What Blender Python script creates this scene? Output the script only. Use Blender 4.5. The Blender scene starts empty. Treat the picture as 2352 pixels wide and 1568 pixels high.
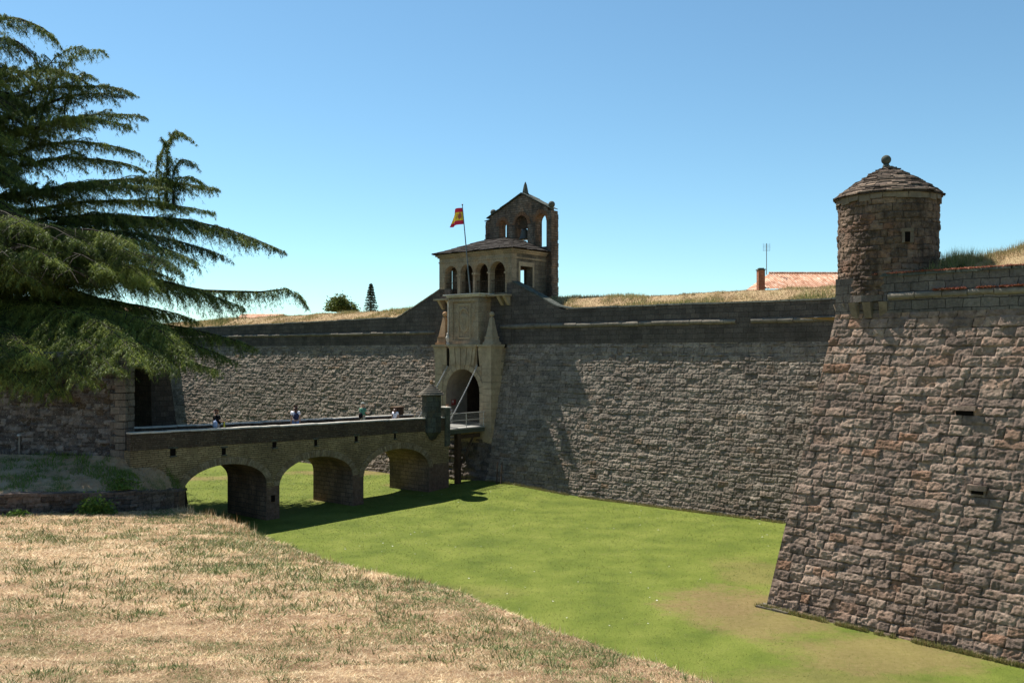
import bpy, bmesh, math, random
import numpy as np
from mathutils import Matrix, Vector
random.seed(7); rng = np.random.default_rng(7)
C = bpy.context.scene.collection
SC = bpy.context.scene

# ---------------------------------------------------------------- camera, sky, sun
F = 2097.0; CX = 1176.0; HY = 810.0; EYE = 9.0      # focal length and horizon of the photo, eye height over the moat floor
cd = bpy.data.cameras.new('camera'); cam = bpy.data.objects.new('camera', cd); C.objects.link(cam)
cam.location = (0, 0, EYE); cam.rotation_euler = (math.radians(90), 0, 0)
cd.sensor_width = 36; cd.lens = 36*F/2352; cd.shift_y = 26/2352; cd.clip_end = 4000; cd.clip_start = .1
SC.camera = cam
SUN_E = math.radians(57.0); SUN_H = (-.712, .702)
w_ = bpy.data.worlds.new('World'); SC.world = w_; w_.use_nodes = True
nt = w_.node_tree; bg = nt.nodes['Background']
sky = nt.nodes.new('ShaderNodeTexSky'); sky.sky_type = 'NISHITA'; sky.sun_disc = False
sky.sun_elevation = SUN_E; sky.sun_rotation = math.atan2(SUN_H[0], SUN_H[1])
sky.altitude = 800; sky.air_density = 1.0; sky.dust_density = 0.2; sky.ozone_density = 2.0
tint = nt.nodes.new('ShaderNodeMix'); tint.data_type = 'RGBA'; tint.blend_type = 'MULTIPLY'; tint.inputs[0].default_value = 1
tint.inputs[7].default_value = (.78, 1.0, .97, 1); nt.links.new(sky.outputs[0], tint.inputs[6]); nt.links.new(tint.outputs[2], bg.inputs[0]); bg.inputs[1].default_value = 0.078
sd = bpy.data.lights.new('sun', 'SUN'); sun = bpy.data.objects.new('sun', sd); C.objects.link(sun)
sd.energy = 5.0; sd.angle = math.radians(.5); sd.color = (1.0, .95, .87)
sv = Vector((SUN_H[0]*math.cos(SUN_E), SUN_H[1]*math.cos(SUN_E), math.sin(SUN_E)))
sun.rotation_euler = sv.to_track_quat('Z', 'Y').to_euler()
SC.view_settings.view_transform = 'Standard'; SC.view_settings.look = 'None'; SC.view_settings.exposure = 0.98

# ---------------------------------------------------------------- frames and measuring helpers
class Fr:
    """a local frame: u along a wall, d inward, z up"""
    def __init__(s, o, w):
        L = math.hypot(*w); s.o = o; s.w = (w[0]/L, w[1]/L); s.g = (-s.w[1], s.w[0])
        s.M = Matrix(((s.w[0], s.g[0], 0, o[0]), (s.w[1], s.g[1], 0, o[1]), (0, 0, 1, 0), (0, 0, 0, 1)))
    def P(s, u, d, z=0): return Vector((s.o[0]+u*s.w[0]+d*s.g[0], s.o[1]+u*s.w[1]+d*s.g[1], z))
    def U(s, px, d):
        t = (px-CX)/F; return (t*(s.o[1]+d*s.g[1])-(s.o[0]+d*s.g[0]))/(s.w[0]-t*s.w[1])
    def D(s, px, u):
        t = (px-CX)/F; return (t*(s.o[1]+u*s.w[1])-(s.o[0]+u*s.w[0]))/(s.g[0]-t*s.g[1])
    def Z(s, px, py, d):
        u = s.U(px, d); Y = s.o[1]+u*s.w[1]+d*s.g[1]; return EYE+(HY-py)/F*Y
    def Zu(s, px, py, u):
        d = s.D(px, u); Y = s.o[1]+u*s.w[1]+d*s.g[1]; return EYE+(HY-py)/F*Y
FR = Fr((.686, 59.9), (.766, -.643))        # curtain wall, gate and bridge
BA = Fr((8.98, 32.3), (.684, -.729))        # face of the right bastion
ID = Fr((0, 0), (1, 0))
def atY(px, py, Y): return Vector(((px-CX)/F*Y, Y, EYE+(HY-py)/F*Y))

def tag(o, label=None, cat=None, group=None, kind=None):
    if label: o['label'] = label
    if cat: o['category'] = cat
    if group: o['group'] = group
    if kind: o['kind'] = kind
    return o
def thing(name, fr, u, d, z, label, cat, group=None):
    o = bpy.data.objects.new(name, None); C.objects.link(o)
    o.matrix_world = fr.M @ Matrix.Translation((u, d, z)); o.empty_display_size = .3
    o['_m'] = 0; o.matrix_basis = fr.M @ Matrix.Translation((u, d, z)); del o['_m']
    return tag(o, label, cat, group)

class MB:
    def __init__(s): s.v = []; s.f = []; s.m = []; s.pc = []
    def add(s, vs, fs, mi=0):
        n = len(s.v); s.pc.append((n, len(vs), len(s.f), len(fs))); s.v += [tuple(v) for v in vs]; s.f += [tuple(n+i for i in f) for f in fs]; s.m += [mi]*len(fs)
    def quad(s, a, b, c, d, mi=0): s.add([a, b, c, d], [(0, 1, 2, 3)], mi)
    def box(s, x0, x1, y0, y1, z0, z1, mi=0, M=None, j=0.0):
        vs = [Vector((x, y, z)) for z in (z0, z1) for y in (y0, y1) for x in (x0, x1)]
        if j: vs = [v+Vector((random.uniform(-j, j), random.uniform(-j, j), random.uniform(-j, j))) for v in vs]
        if M is not None: vs = [M @ v for v in vs]
        s.add(vs, [(0, 2, 3, 1), (4, 5, 7, 6), (0, 1, 5, 4), (2, 6, 7, 3), (0, 4, 6, 2), (1, 3, 7, 5)], mi)
    def hexa(s, b, t, mi=0):      # bottom 4, top 4 points
        s.add(list(b)+list(t), [(3, 2, 1, 0), (4, 5, 6, 7), (0, 1, 5, 4), (1, 2, 6, 5), (2, 3, 7, 6), (3, 0, 4, 7)], mi)
    def tube(s, pts, r, n=8, cap=True, mi=0):
        pts = [Vector(p) for p in pts]; rings = []
        rs = r if hasattr(r, '__len__') else [r]*len(pts)
        for i, p in enumerate(pts):
            t = (pts[min(i+1, len(pts)-1)]-pts[max(i-1, 0)]).normalized()
            a = t.orthogonal().normalized() if i == 0 else (a-t*a.dot(t)).normalized()
            b = t.cross(a)
            rings.append([p+(a*math.cos(q)+b*math.sin(q))*rs[i] for q in [2*math.pi*k/n for k in range(n)]])
        vs = [v for ring in rings for v in ring]; fs = []
        for i in range(len(pts)-1):
            for k in range(n): fs.append((i*n+k, i*n+(k+1) % n, (i+1)*n+(k+1) % n, (i+1)*n+k))
        if cap: fs += [tuple(range(n))[::-1], tuple((len(pts)-1)*n+k for k in range(n))]
        s.add(vs, fs, mi)
    def lathe(s, c, prof, n=24, mi=0, a0=0.0, jr=0.0):      # prof: (r,z)
        vs = []; fs = []
        for (r, z) in prof:
            for k in range(n):
                q = a0+2*math.pi*k/n; rr = r*(1+random.uniform(-jr, jr))
                vs.append((c[0]+rr*math.cos(q), c[1]+rr*math.sin(q), c[2]+z))
        for i in range(len(prof)-1):
            for k in range(n): fs.append((i*n+k, i*n+(k+1) % n, (i+1)*n+(k+1) % n, (i+1)*n+k))
        fs += [tuple(range(n))[::-1], tuple((len(prof)-1)*n+k for k in range(n))]
        s.add(vs, fs, mi)
    def split(s, name, mats, parent=None, fr=None, key=None, smooth=False):
        """one object per group of pieces; key(centre) names the group"""
        gs = {}
        for p in s.pc:
            vs = s.v[p[0]:p[0]+p[1]]; c = tuple(sum(v[i] for v in vs)/len(vs) for i in range(3)); gs.setdefault(key(c) if key else p, []).append(p)
        out = []
        for ps in gs.values():
            m = MB()
            for a, n, b, k in ps: m.add(s.v[a:a+n], [tuple(i-a for i in f) for f in s.f[b:b+k]], s.m[b])
            out.append(m.build(name, mats, parent, fr, smooth))
        return out
    def build(s, name, mats, parent=None, fr=None, smooth=False):
        fr = fr or ID
        me = bpy.data.meshes.new(name); me.from_pydata(s.v, [], s.f)
        for m in (mats if isinstance(mats, (list, tuple)) else [mats]): me.materials.append(m)
        me.polygons.foreach_set('material_index', s.m)
        if smooth: me.polygons.foreach_set('use_smooth', [True]*len(me.polygons))
        me.update(); boxuv(me)
        return link(name, me, parent, fr)
def link(name, me, parent=None, fr=None):
    o = bpy.data.objects.new(name, me); C.objects.link(o)
    M = fr.M if fr else Matrix.Identity(4)
    if parent is not None:
        o.parent = parent; W = parent.matrix_basis
        p = parent
        while p.parent is not None:
            W = p.parent.matrix_basis @ p.matrix_parent_inverse @ W if False else wm(p.parent) @ p.matrix_parent_inverse @ p.matrix_basis
            break
        o.matrix_parent_inverse = W.inverted()
    o.matrix_basis = M
    return o
def wm(o):
    if o.parent is None: return o.matrix_basis.copy()
    return wm(o.parent) @ o.matrix_parent_inverse @ o.matrix_basis
def boxuv(me):
    n = len(me.loops); co = np.empty(len(me.vertices)*3); me.vertices.foreach_get('co', co); co = co.reshape(-1, 3)
    vi = np.empty(n, np.int32); me.loops.foreach_get('vertex_index', vi)
    pn = np.empty(len(me.polygons)*3); me.polygons.foreach_get('normal', pn); pn = np.abs(pn.reshape(-1, 3))
    lt = np.empty(len(me.polygons), np.int32); me.polygons.foreach_get('loop_total', lt)
    ax = np.repeat(np.argmax(pn*np.array([1, 1, 1.0]), 1), lt); c = co[vi]
    uv = np.where((ax == 0)[:, None], c[:, [1, 2]], np.where((ax == 1)[:, None], c[:, [0, 2]], c[:, [0, 1]]))
    l = me.uv_layers.new(name='UVMap'); l.data.foreach_set('uv', uv.astype(np.float32).ravel())

# ---------------------------------------------------------------- numpy noise, masonry
_T = np.random.default_rng(3).random((256, 256))
def vn(x, y, s=0):
    x = np.asarray(x, float)+s*17.3; y = np.asarray(y, float)+s*9.1
    xi = np.floor(x).astype(int); yi = np.floor(y).astype(int); fx = x-xi; fy = y-yi
    fx = fx*fx*(3-2*fx); fy = fy*fy*(3-2*fy)
    a = _T[xi & 255, yi & 255]; b = _T[(xi+1) & 255, yi & 255]; c = _T[xi & 255, (yi+1) & 255]; d = _T[(xi+1) & 255, (yi+1) & 255]
    return (a*(1-fx)+b*fx)*(1-fy)+(c*(1-fx)+d*fx)*fy
def fbm(x, y, s=0, o=4):
    r = 0; a = .5; t = 0
    for i in range(o): r = r+a*vn(x*2**i, y*2**i, s+i); t += a; a *= .55
    return r/t
def masonry(U, V, seed, ch=(.2, .38), sw=(.3, .8), off=.05, rough=.05, joint=.017):
    """irregular coursed rubble: height, stone tone, second tone, joint mask"""
    r = np.random.default_rng(seed)
    V2 = V+.16*(fbm(U*.35, V*.2, seed)-.5)+.11*(fbm(U*1.5, V*1.1, seed+5)-.5); v0 = V2.min()-.5
    cb = [v0]
    while cb[-1] < V2.max()+.5: cb.append(cb[-1]+r.uniform(*ch))
    cb = np.array(cb); ci = np.searchsorted(cb, V2)-1
    dv = np.minimum(V2-cb[ci], cb[ci+1]-V2)
    tone = np.zeros_like(U); tone2 = np.zeros_like(U); du = np.zeros_like(U); so = np.zeros_like(U); tx = np.zeros_like(U); ty = np.zeros_like(U)
    U2 = U+.12*(fbm(U*2.1, V*2.3, seed+9)-.5)
    for c in range(ci.min(), ci.max()+1):
        m = ci == c
        if not m.any(): continue
        L = U2[m].min()-1; b = [L]
        while b[-1] < U2[m].max()+1: b.append(b[-1]+r.uniform(*sw)*(1.0 if r.random() < .8 else 1.5))
        b = np.array(b); k = np.searchsorted(b, U2[m])-1
        du[m] = np.minimum(U2[m]-b[k], b[k+1]-U2[m])
        n = len(b); tone[m] = r.random(n)[k]; tone2[m] = r.random(n)[k]
        o = r.normal(0, 1, n)*off; o[r.random(n) < .07] -= off*2.0; so[m] = o[k]
        tx[m] = (r.normal(0, .05, n))[k]*(U2[m]-(b[k]+b[k+1])/2); ty[m] = (r.normal(0, .07, n))[k]*(V2[m]-(cb[c]+cb[c+1])/2)
    e = np.minimum(du, dv)
    pil = 1-np.exp(-e/joint)
    cr_ = np.abs(fbm(U*5, V*8, seed+2, 4)-.5)*2
    h = so*pil+tx+ty+.04*(pil-1)+rough*(.5-cr_*2.2)*.9+rough*.85*(fbm(U*11, V*15, seed+6, 3)-.5)*2+rough*.4*(fbm(U*1.9, V*3.1, seed+3)-.5)*2
    return h, tone, tone2, np.clip(e/(joint*.8), 0, 1)
def grid_obj(name, P, mat, parent=None, attrs=None, smooth=True, wrap=False):
    nv, nu = P.shape[:2]; me = bpy.data.meshes.new(name)
    me.vertices.add(nv*nu); me.vertices.foreach_set('co', P.reshape(-1).astype(np.float32))
    i = np.arange((nv-1)*(nu-1)); a = (i//(nu-1))*nu+i % (nu-1)
    q = np.stack([a, a+1, a+nu+1, a+nu], 1).astype(np.int32); nf = len(q)
    me.loops.add(nf*4); me.loops.foreach_set('vertex_index', q.ravel()); me.polygons.add(nf)
    me.polygons.foreach_set('loop_start', np.arange(0, nf*4, 4, dtype=np.int32)); me.polygons.foreach_set('loop_total', np.full(nf, 4, np.int32))
    me.polygons.foreach_set('use_smooth', np.full(nf, smooth))
    for k, a_ in (attrs or {}).items():
        at = me.attributes.new(k, 'FLOAT', 'POINT'); at.data.foreach_set('value', a_.ravel().astype(np.float32))
    me.materials.append(mat); me.update(); me.validate()
    return link(name, me, parent)
def tri_obj(name, V, mat, col=None, parent=None, k=3):
    """V (n,k,3) separate triangles or quads; col (n,) tone per face"""
    n = len(V); me = bpy.data.meshes.new(name)
    me.vertices.add(n*k); me.vertices.foreach_set('co', V.reshape(-1).astype(np.float32))
    me.loops.add(n*k); me.loops.foreach_set('vertex_index', np.arange(n*k, dtype=np.int32)); me.polygons.add(n)
    me.polygons.foreach_set('loop_start', np.arange(0, n*k, k, dtype=np.int32)); me.polygons.foreach_set('loop_total', np.full(n, k, np.int32))
    if col is not None:
        at = me.attributes.new('tone', 'FLOAT', 'POINT'); at.data.foreach_set('value', np.repeat(col, k).astype(np.float32))
    me.materials.append(mat); me.update()
    return link(name, me, parent)
def wall_face(name, fr, u0, u1, z0, zt, bat, res, seed, mat, parent, ztop=None, **kw):
    """rough battered face; d = bat*z"""
    us = np.arange(u0, u1+res, res); zs = np.arange(z0, zt+res, res); zs[-1] = zt
    U, V = np.meshgrid(us, zs); h, t, t2, j = masonry(U, V, seed, **kw)
    h = h*np.clip((zt-V)/.05, 0, 1)
    D = bat*V-h
    P = np.stack([fr.o[0]+U*fr.w[0]+D*fr.g[0], fr.o[1]+U*fr.w[1]+D*fr.g[1], V], -1)
    return grid_obj(name, P, mat, parent, {'tone': t, 'tone2': t2, 'joint': j})

# ---------------------------------------------------------------- materials
def mat(name):
    m = bpy.data.materials.new(name); m.use_nodes = True; t = m.node_tree; p = t.nodes['Principled BSDF']
    p.inputs['Roughness'].default_value = .9; p.inputs['Specular IOR Level'].default_value = .15
    return m, t, p
def nd(t, ty, **k):
    n = t.nodes.new(ty)
    for a, b in k.items():
        if a in n.inputs.keys() if hasattr(n.inputs, 'keys') else False: n.inputs[a].default_value = b
        else: setattr(n, a, b)
    return n
def ramp(t, fac, stops):
    r = t.nodes.new('ShaderNodeValToRGB'); e = r.color_ramp.elements
    while len(e) < len(stops): e.new(.5)
    for i, (p, c) in enumerate(stops): e[i].position = p; e[i].color = (*c, 1)
    t.links.new(fac, r.inputs[0]); return r.outputs[0]
def noise(t, vec, scale, detail=4, rough=.6, dist=0):
    n = t.nodes.new('ShaderNodeTexNoise'); n.inputs['Scale'].default_value = scale; n.inputs['Detail'].default_value = detail
    n.inputs['Roughness'].default_value = rough; n.inputs['Distortion'].default_value = dist
    if vec is not None: t.links.new(vec, n.inputs['Vector'])
    return n.outputs['Fac']
def mix(t, fac, a, b, mode='MIX'):
    m = t.nodes.new('ShaderNodeMix'); m.data_type = 'RGBA'; m.blend_type = mode
    for s, x in ((m.inputs[0], fac), (m.inputs[6], a), (m.inputs[7], b)):
        if hasattr(x, 'links'): t.links.new(x, s)
        elif hasattr(x, '__len__'): s.default_value = (*x, 1)
        else: s.default_value = x
    return m.outputs[2]
def math_(t, op, a, b=0.0, c=0.0, clamp=False):
    m = t.nodes.new('ShaderNodeMath'); m.operation = op; m.use_clamp = clamp
    for s, x in zip(m.inputs, (a, b, c)):
        if hasattr(x, 'links'): t.links.new(x, s)
        else: s.default_value = x
    return m.outputs[0]
def pos(t): return t.nodes.new('ShaderNodeNewGeometry').outputs['Position']
def bump(t, p, h, strength=.5, dist=.02):
    b = t.nodes.new('ShaderNodeBump'); b.inputs['Strength'].default_value = strength; b.inputs['Distance'].default_value = dist
    t.links.new(h, b.inputs['Height']); t.links.new(b.outputs[0], p.inputs['Normal'])
def attr(t, n):
    a = t.nodes.new('ShaderNodeAttribute'); a.attribute_name = n; return a.outputs['Fac']
def scalev(t, v, s):
    m = t.nodes.new('ShaderNodeMapping'); m.inputs['Scale'].default_value = s; t.links.new(v, m.inputs['Vector']); return m.outputs[0]

def m_rubble(name, stops, warm=(.2, .11, .06), warm_amt=.35, jc=(.035, .03, .026), lichen=.0, stain=0):
    m, t, p = mat(name); P = pos(t)
    c = ramp(t, attr(t, 'tone'), stops)
    w = math_(t, 'MULTIPLY', ramp(t, attr(t, 'tone2'), [(.62, (0, 0, 0)), (.95, (1, 1, 1))]), ramp(t, noise(t, P, .25, 3), [(.38, (.15,)*3), (.65, (1, 1, 1))]))
    c = mix(t, math_(t, 'MULTIPLY', w, warm_amt*2, clamp=True), c, warm)
    n1 = noise(t, P, 7, 8, .7); c = mix(t, .75, c, ramp(t, n1, [(.3, (.35,)*3), (.7, (1.4,)*3)]), 'MULTIPLY')
    n2 = noise(t, P, .5, 5, .65); c = mix(t, .6, c, ramp(t, n2, [(.35, (.65,)*3), (.65, (1.15,)*3)]), 'MULTIPLY')
    if lichen:
        l = ramp(t, noise(t, P, 16, 4, .7), [(.58, (0, 0, 0)), (.66, (1, 1, 1))])
        c = mix(t, math_(t, 'MULTIPLY', l, lichen), c, (.42, .42, .38))
    if stain:
        q = ramp(t, noise(t, scalev(t, P, (1, 1, .6)), 1.1, 6, .7), [(.44, (0, 0, 0)), (.62, (1, 1, 1))]); c = mix(t, math_(t, 'MULTIPLY', q, stain), c, (.035, .03, .028))
    c = mix(t, attr(t, 'joint'), jc, c)
    t.links.new(c, p.inputs['Base Color']); bump(t, p, noise(t, P, 18, 7, .75), .9, .06)
    return m
def m_ashlar(name, c1, c2, mortar, bw=.55, bh=.28, ms=.012, stain=(.03, .028, .025), st_amt=.6, st_scale=.9, lichen=0, bumps=.6, warm=None, zmix=None, off=.5, vstretch=1.0):
    m, t, p = mat(name); P = pos(t)
    uv = t.nodes.new('ShaderNodeUVMap'); uv.uv_map = 'UVMap'
    wob = t.nodes.new('ShaderNodeTexNoise'); wob.inputs['Scale'].default_value = 2.3; t.links.new(uv.outputs[0], wob.inputs['Vector'])
    va = t.nodes.new('ShaderNodeVectorMath'); va.operation = 'MULTIPLY_ADD'; va.inputs[1].default_value = (.16, .10, 0)
    t.links.new(wob.outputs['Color'], va.inputs[0]); t.links.new(uv.outputs[0], va.inputs[2])
    b = t.nodes.new('ShaderNodeTexBrick'); t.links.new(va.outputs[0], b.inputs['Vector'])
    b.inputs['Scale'].default_value = 1; b.inputs['Brick Width'].default_value = bw; b.inputs['Row Height'].default_value = bh
    b.inputs['Mortar Size'].default_value = ms; b.inputs['Mortar Smooth'].default_value = .3; b.inputs['Bias'].default_value = 0
    b.offset = off; b.squash = 1.4; b.squash_frequency = 3; b.offset_frequency = 2
    b.inputs['Color1'].default_value = (*c1, 1); b.inputs['Color2'].default_value = (*c2, 1); b.inputs['Mortar'].default_value = (*mortar, 1)
    c = b.outputs['Color']
    if warm: c = mix(t, ramp(t, noise(t, P, 1.3, 4), [(.52, (0, 0, 0)), (.66, (.7,)*3)]), c, warm)
    c = mix(t, .7, c, ramp(t, noise(t, P, 9, 7, .7), [(.3, (.5,)*3), (.72, (1.4,)*3)]), 'MULTIPLY')
    s = ramp(t, noise(t, scalev(t, P, (1, 1, .45*vstretch)), st_scale, 6, .65), [(.40, (0, 0, 0)), (.62, (1, 1, 1))])
    c = mix(t, math_(t, 'MULTIPLY', s, st_amt), c, stain)
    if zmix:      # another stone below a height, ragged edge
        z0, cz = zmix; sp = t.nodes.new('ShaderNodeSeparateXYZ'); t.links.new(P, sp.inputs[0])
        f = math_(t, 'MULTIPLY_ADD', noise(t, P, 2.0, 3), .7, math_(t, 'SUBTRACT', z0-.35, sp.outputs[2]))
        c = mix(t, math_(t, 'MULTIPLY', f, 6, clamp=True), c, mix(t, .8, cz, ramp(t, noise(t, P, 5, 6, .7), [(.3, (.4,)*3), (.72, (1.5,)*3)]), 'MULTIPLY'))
    if lichen:
        l = ramp(t, noise(t, P, 14, 3, .7), [(.6, (0, 0, 0)), (.67, (1, 1, 1))])
        c = mix(t, math_(t, 'MULTIPLY', l, lichen), c, (.40, .41, .37))
    t.links.new(c, p.inputs['Base Color'])
    h = math_(t, 'MULTIPLY_ADD', b.outputs['Fac'], -1.0, math_(t, 'MULTIPLY', noise(t, P, 12, 6, .7), 1.2))
    bump(t, p, h, bumps, .04); return m
def m_stone(name, c1, c2, scale=6, bs=.5, dist=.03, rough=.9):
    m, t, p = mat(name); P = pos(t)
    c = ramp(t, noise(t, P, scale, 7, .7), [(.3, c1), (.7, c2)])
    c = mix(t, .5, c, ramp(t, noise(t, P, scale*.15, 4), [(.35, (.6,)*3), (.65, (1.2,)*3)]), 'MULTIPLY')
    t.links.new(c, p.inputs['Base Color']); bump(t, p, noise(t, P, scale*2.5, 6, .7), bs, dist)
    p.inputs['Roughness'].default_value = rough; return m
def m_plain(name, c, rough=.6, metal=0, spec=.3):
    m, t, p = mat(name); P = pos(t)
    t.links.new(ramp(t, noise(t, P, 14, 4), [(.3, tuple(x*.8 for x in c)), (.7, tuple(min(1, x*1.15) for x in c))]), p.inputs['Base Color'])
    p.inputs['Roughness'].default_value = rough; p.inputs['Metallic'].default_value = metal; p.inputs['Specular IOR Level'].default_value = spec; return m
def m_blade(name, stops, trans=.25, patch=None):
    m, t, p = mat(name); c = ramp(t, attr(t, 'tone'), stops)
    if patch: c = mix(t, .85, c, ramp(t, noise(t, pos(t), patch, 5, .75), [(.33, (.42, .36, .33)), (.5, (.85, .82, .78)), (.66, (1.2, 1.2, 1.2))]), 'MULTIPLY')
    c = mix(t, .5, c, ramp(t, noise(t, pos(t), .6, 4), [(.35, (.7,)*3), (.65, (1.25,)*3)]), 'MULTIPLY')
    t.links.new(c, p.inputs['Base Color']); p.inputs['Roughness'].default_value = .65; p.inputs['Specular IOR Level'].default_value = .25
    tr = t.nodes.new('ShaderNodeBsdfTranslucent'); t.links.new(c, tr.inputs[0]); ms = t.nodes.new('ShaderNodeMixShader'); ms.inputs[0].default_value = trans
    t.links.new(p.outputs[0], ms.inputs[1]); t.links.new(tr.outputs[0], ms.inputs[2]); t.links.new(ms.outputs[0], t.nodes['Material Output'].inputs[0]); return m

M_curt = m_rubble('curtain_rubble', [(0, (.24, .225, .205)), (.5, (.33, .305, .275)), (.93, (.42, .39, .35)), (1, (.30, .23, .17))], (.22, .15, .10), .22, stain=.30)
M_bast = m_rubble('bastion_rubble', [(0, (.21, .185, .17)), (.45, (.32, .275, .245)), (.85, (.42, .365, .32)), (1, (.34, .23, .17))], (.34, .20, .13), .42, stain=.25)
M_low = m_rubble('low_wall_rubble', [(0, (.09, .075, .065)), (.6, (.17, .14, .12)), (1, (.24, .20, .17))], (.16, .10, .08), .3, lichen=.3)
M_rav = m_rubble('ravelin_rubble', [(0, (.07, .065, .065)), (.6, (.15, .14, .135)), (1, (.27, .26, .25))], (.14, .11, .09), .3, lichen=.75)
M_tur = m_rubble('turret_rubble', [(0, (.13, .105, .085)), (.5, (.21, .165, .13)), (1, (.30, .235, .185))], (.28, .14, .09), .35, lichen=.3, stain=.85)
M_upper = m_ashlar('upper_ashlar', (.12, .112, .108), (.185, .172, .16), (.07, .065, .06), .62, .3, .012, st_amt=.4)
M_gate = m_ashlar('gate_ashlar', (.23, .19, .135), (.30, .25, .18), (.13, .11, .08), .7, .34, .008, st_amt=.35, st_scale=.7, bumps=.35, warm=(.27, .19, .11))
M_side = m_ashlar('gatehouse_side_ashlar', (.16, .13, .095), (.24, .20, .145), (.09, .075, .06), .6, .3, .012, st_amt=.6, lichen=.2)
M_bell = m_ashlar('bell_wall_rubble', (.17, .13, .10), (.27, .21, .165), (.11, .09, .07), .34, .17, .016, st_amt=.75, st_scale=1.4, lichen=.15, bumps=1, warm=(.30, .17, .10))
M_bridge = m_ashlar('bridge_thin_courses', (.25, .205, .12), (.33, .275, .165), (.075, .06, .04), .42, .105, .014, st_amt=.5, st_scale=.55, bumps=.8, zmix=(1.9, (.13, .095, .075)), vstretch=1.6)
M_pier = m_ashlar('bridge_pier_stone', (.20, .14, .10), (.27, .19, .14), (.08, .06, .05), .5, .26, .016, st_amt=.6, st_scale=.8, bumps=.8)
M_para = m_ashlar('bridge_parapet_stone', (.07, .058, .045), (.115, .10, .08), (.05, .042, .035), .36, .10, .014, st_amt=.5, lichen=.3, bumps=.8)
M_ring = m_rubble('arch_ring_stone', [(0, (.27, .22, .15)), (.5, (.36, .31, .22)), (1, (.44, .39, .29))], (.3, .22, .14), .2)
M_cope = m_stone('pale_coping', (.48, .45, .40), (.72, .69, .62), 4)
M_cord = m_stone('cordon_stone', (.17, .155, .135), (.36, .33, .29), 3)
M_grey = m_stone('weathered_brown_stone', (.13, .105, .08), (.27, .22, .17), 3)
M_dress = m_stone('dressed_stone', (.20, .165, .115), (.34, .285, .20), 2.5, .4)
M_dress2 = m_stone('orange_dressed_stone', (.33, .2, .11), (.5, .33, .2), 2.5, .4)
M_dark = m_stone('dark_lichen_stone', (.04, .05, .045), (.14, .15, .125), 4)
M_slate = m_rubble('slate_slabs', [(0, (.08, .062, .052)), (.5, (.22, .175, .145)), (1, (.42, .36, .30))], (.3, .2, .14), .25)
M_void = m_plain('opening_shade', (.012, .010, .009), .95, 0, 0)  # near-black colour stands in for the shade inside holes and openings
M_wood = m_stone('dark_wood', (.045, .03, .02), (.11, .075, .05), 7, .3)
M_metal = m_plain('painted_metal', (.16, .17, .17), .45, .6)
M_galv = m_plain('galvanised_metal', (.52, .52, .50), .4, .5)
M_bronze = m_plain('bell_bronze', (.10, .09, .075), .5, .5)
M_soil = m_stone('bare_soil', (.2, .12, .08), (.34, .22, .15), 5)

# ---------------------------------------------------------------- ground
def soft(x, a, b): x = np.clip((x-a)/(b-a), 0, 1); return x*x*(3-2*x)
def moat_mat():
    m, t, p = mat('moat_grass'); P = pos(t)
    g = ramp(t, noise(t, P, .45, 6, .6), [(.3, (.10, .135, .022)), (.5, (.15, .185, .03)), (.72, (.21, .235, .045))])
    g = mix(t, .75, g, ramp(t, noise(t, scalev(t, P, (6, 9, 6)), 3.0, 7, .75), [(.3, (.55,)*3), (.72, (1.4,)*3)]), 'MULTIPLY')
    sp = t.nodes.new('ShaderNodeSeparateXYZ'); t.links.new(P, sp.inputs[0])
    tot = None
    nz = math_(t, 'ADD', math_(t, 'MULTIPLY_ADD', noise(t, P, .28, 6, .75), 4.2, -2.1), math_(t, 'MULTIPLY_ADD', noise(t, P, 3.0, 5, .75), 1.4, -.7))
    # bare patches: beside the bastion corner, along its foot, and behind the bridge
    for (x, y, rx, ry, a) in [(7.6, 33.0, 2.5, 2.4, 1.0), (8.6, 30.6, 2.6, 2.2, .85), (11.0, 27.4, 3.0, 2.2, .8), (9.8, 37.6, 1.5, 3.0, .5), (8.0, 24.5, 4.5, 1.8, .45), (-1.8, 34.5, 2.2, 1.2, .25), (-30, 65.5, 12, 1.7, 1.0), (-12, 68.5, 5, 1.6, .9), (-6.5, 62.0, 2.2, 1.3, 1.0), (-11, 56, 1.8, 1.0, .8)]:
        ax = math_(t, 'DIVIDE', math_(t, 'SUBTRACT', sp.outputs[0], x), rx); ay = math_(t, 'DIVIDE', math_(t, 'SUBTRACT', sp.outputs[1], y), ry)
        q = math_(t, 'ADD', math_(t, 'MULTIPLY', ax, ax), math_(t, 'MULTIPLY', ay, ay))
        q = math_(t, 'MULTIPLY', math_(t, 'SUBTRACT', math_(t, 'ADD', 1.25, nz), q, clamp=True), a)
        tot = q if tot is None else math_(t, 'MAXIMUM', tot, q)
    br = ramp(t, noise(t, P, 5, 6, .7), [(.3, (.20, .115, .055)), (.7, (.33, .205, .11))])
    c = mix(t, math_(t, 'MULTIPLY', tot, .62), g, br)
    c = mix(t, ramp(t, noise(t, P, 1.6, 5, .7), [(.6, (0, 0, 0)), (.75, (.35,)*3)]), c, (.25, .23, .07))
    t.links.new(c, p.inputs['Base Color']); bump(t, p, noise(t, P, 30, 6, .7), .6, .03); p.inputs['Specular IOR Level'].default_value = .05
    return m
def moat_z(X, Y):
    X = np.asarray(X, float); Y = np.asarray(Y, float)
    u = (X-FR.o[0])*FR.w[0]+(Y-FR.o[1])*FR.w[1]; d = (X-FR.o[0])*FR.g[0]+(Y-FR.o[1])*FR.g[1]
    near = np.exp(-((u+2.0)/4.5)**2)*soft(d, -7, -.5)*.32
    return near+.05*(fbm(X*.25, Y*.25, 4)-.5)+.18*soft(X, 2, 9)*soft(36-Y, 0, 8)*0
xs = np.concatenate([np.linspace(-900, -62, 12), np.linspace(-60, 30, 240), np.linspace(32, 900, 12)])
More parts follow.
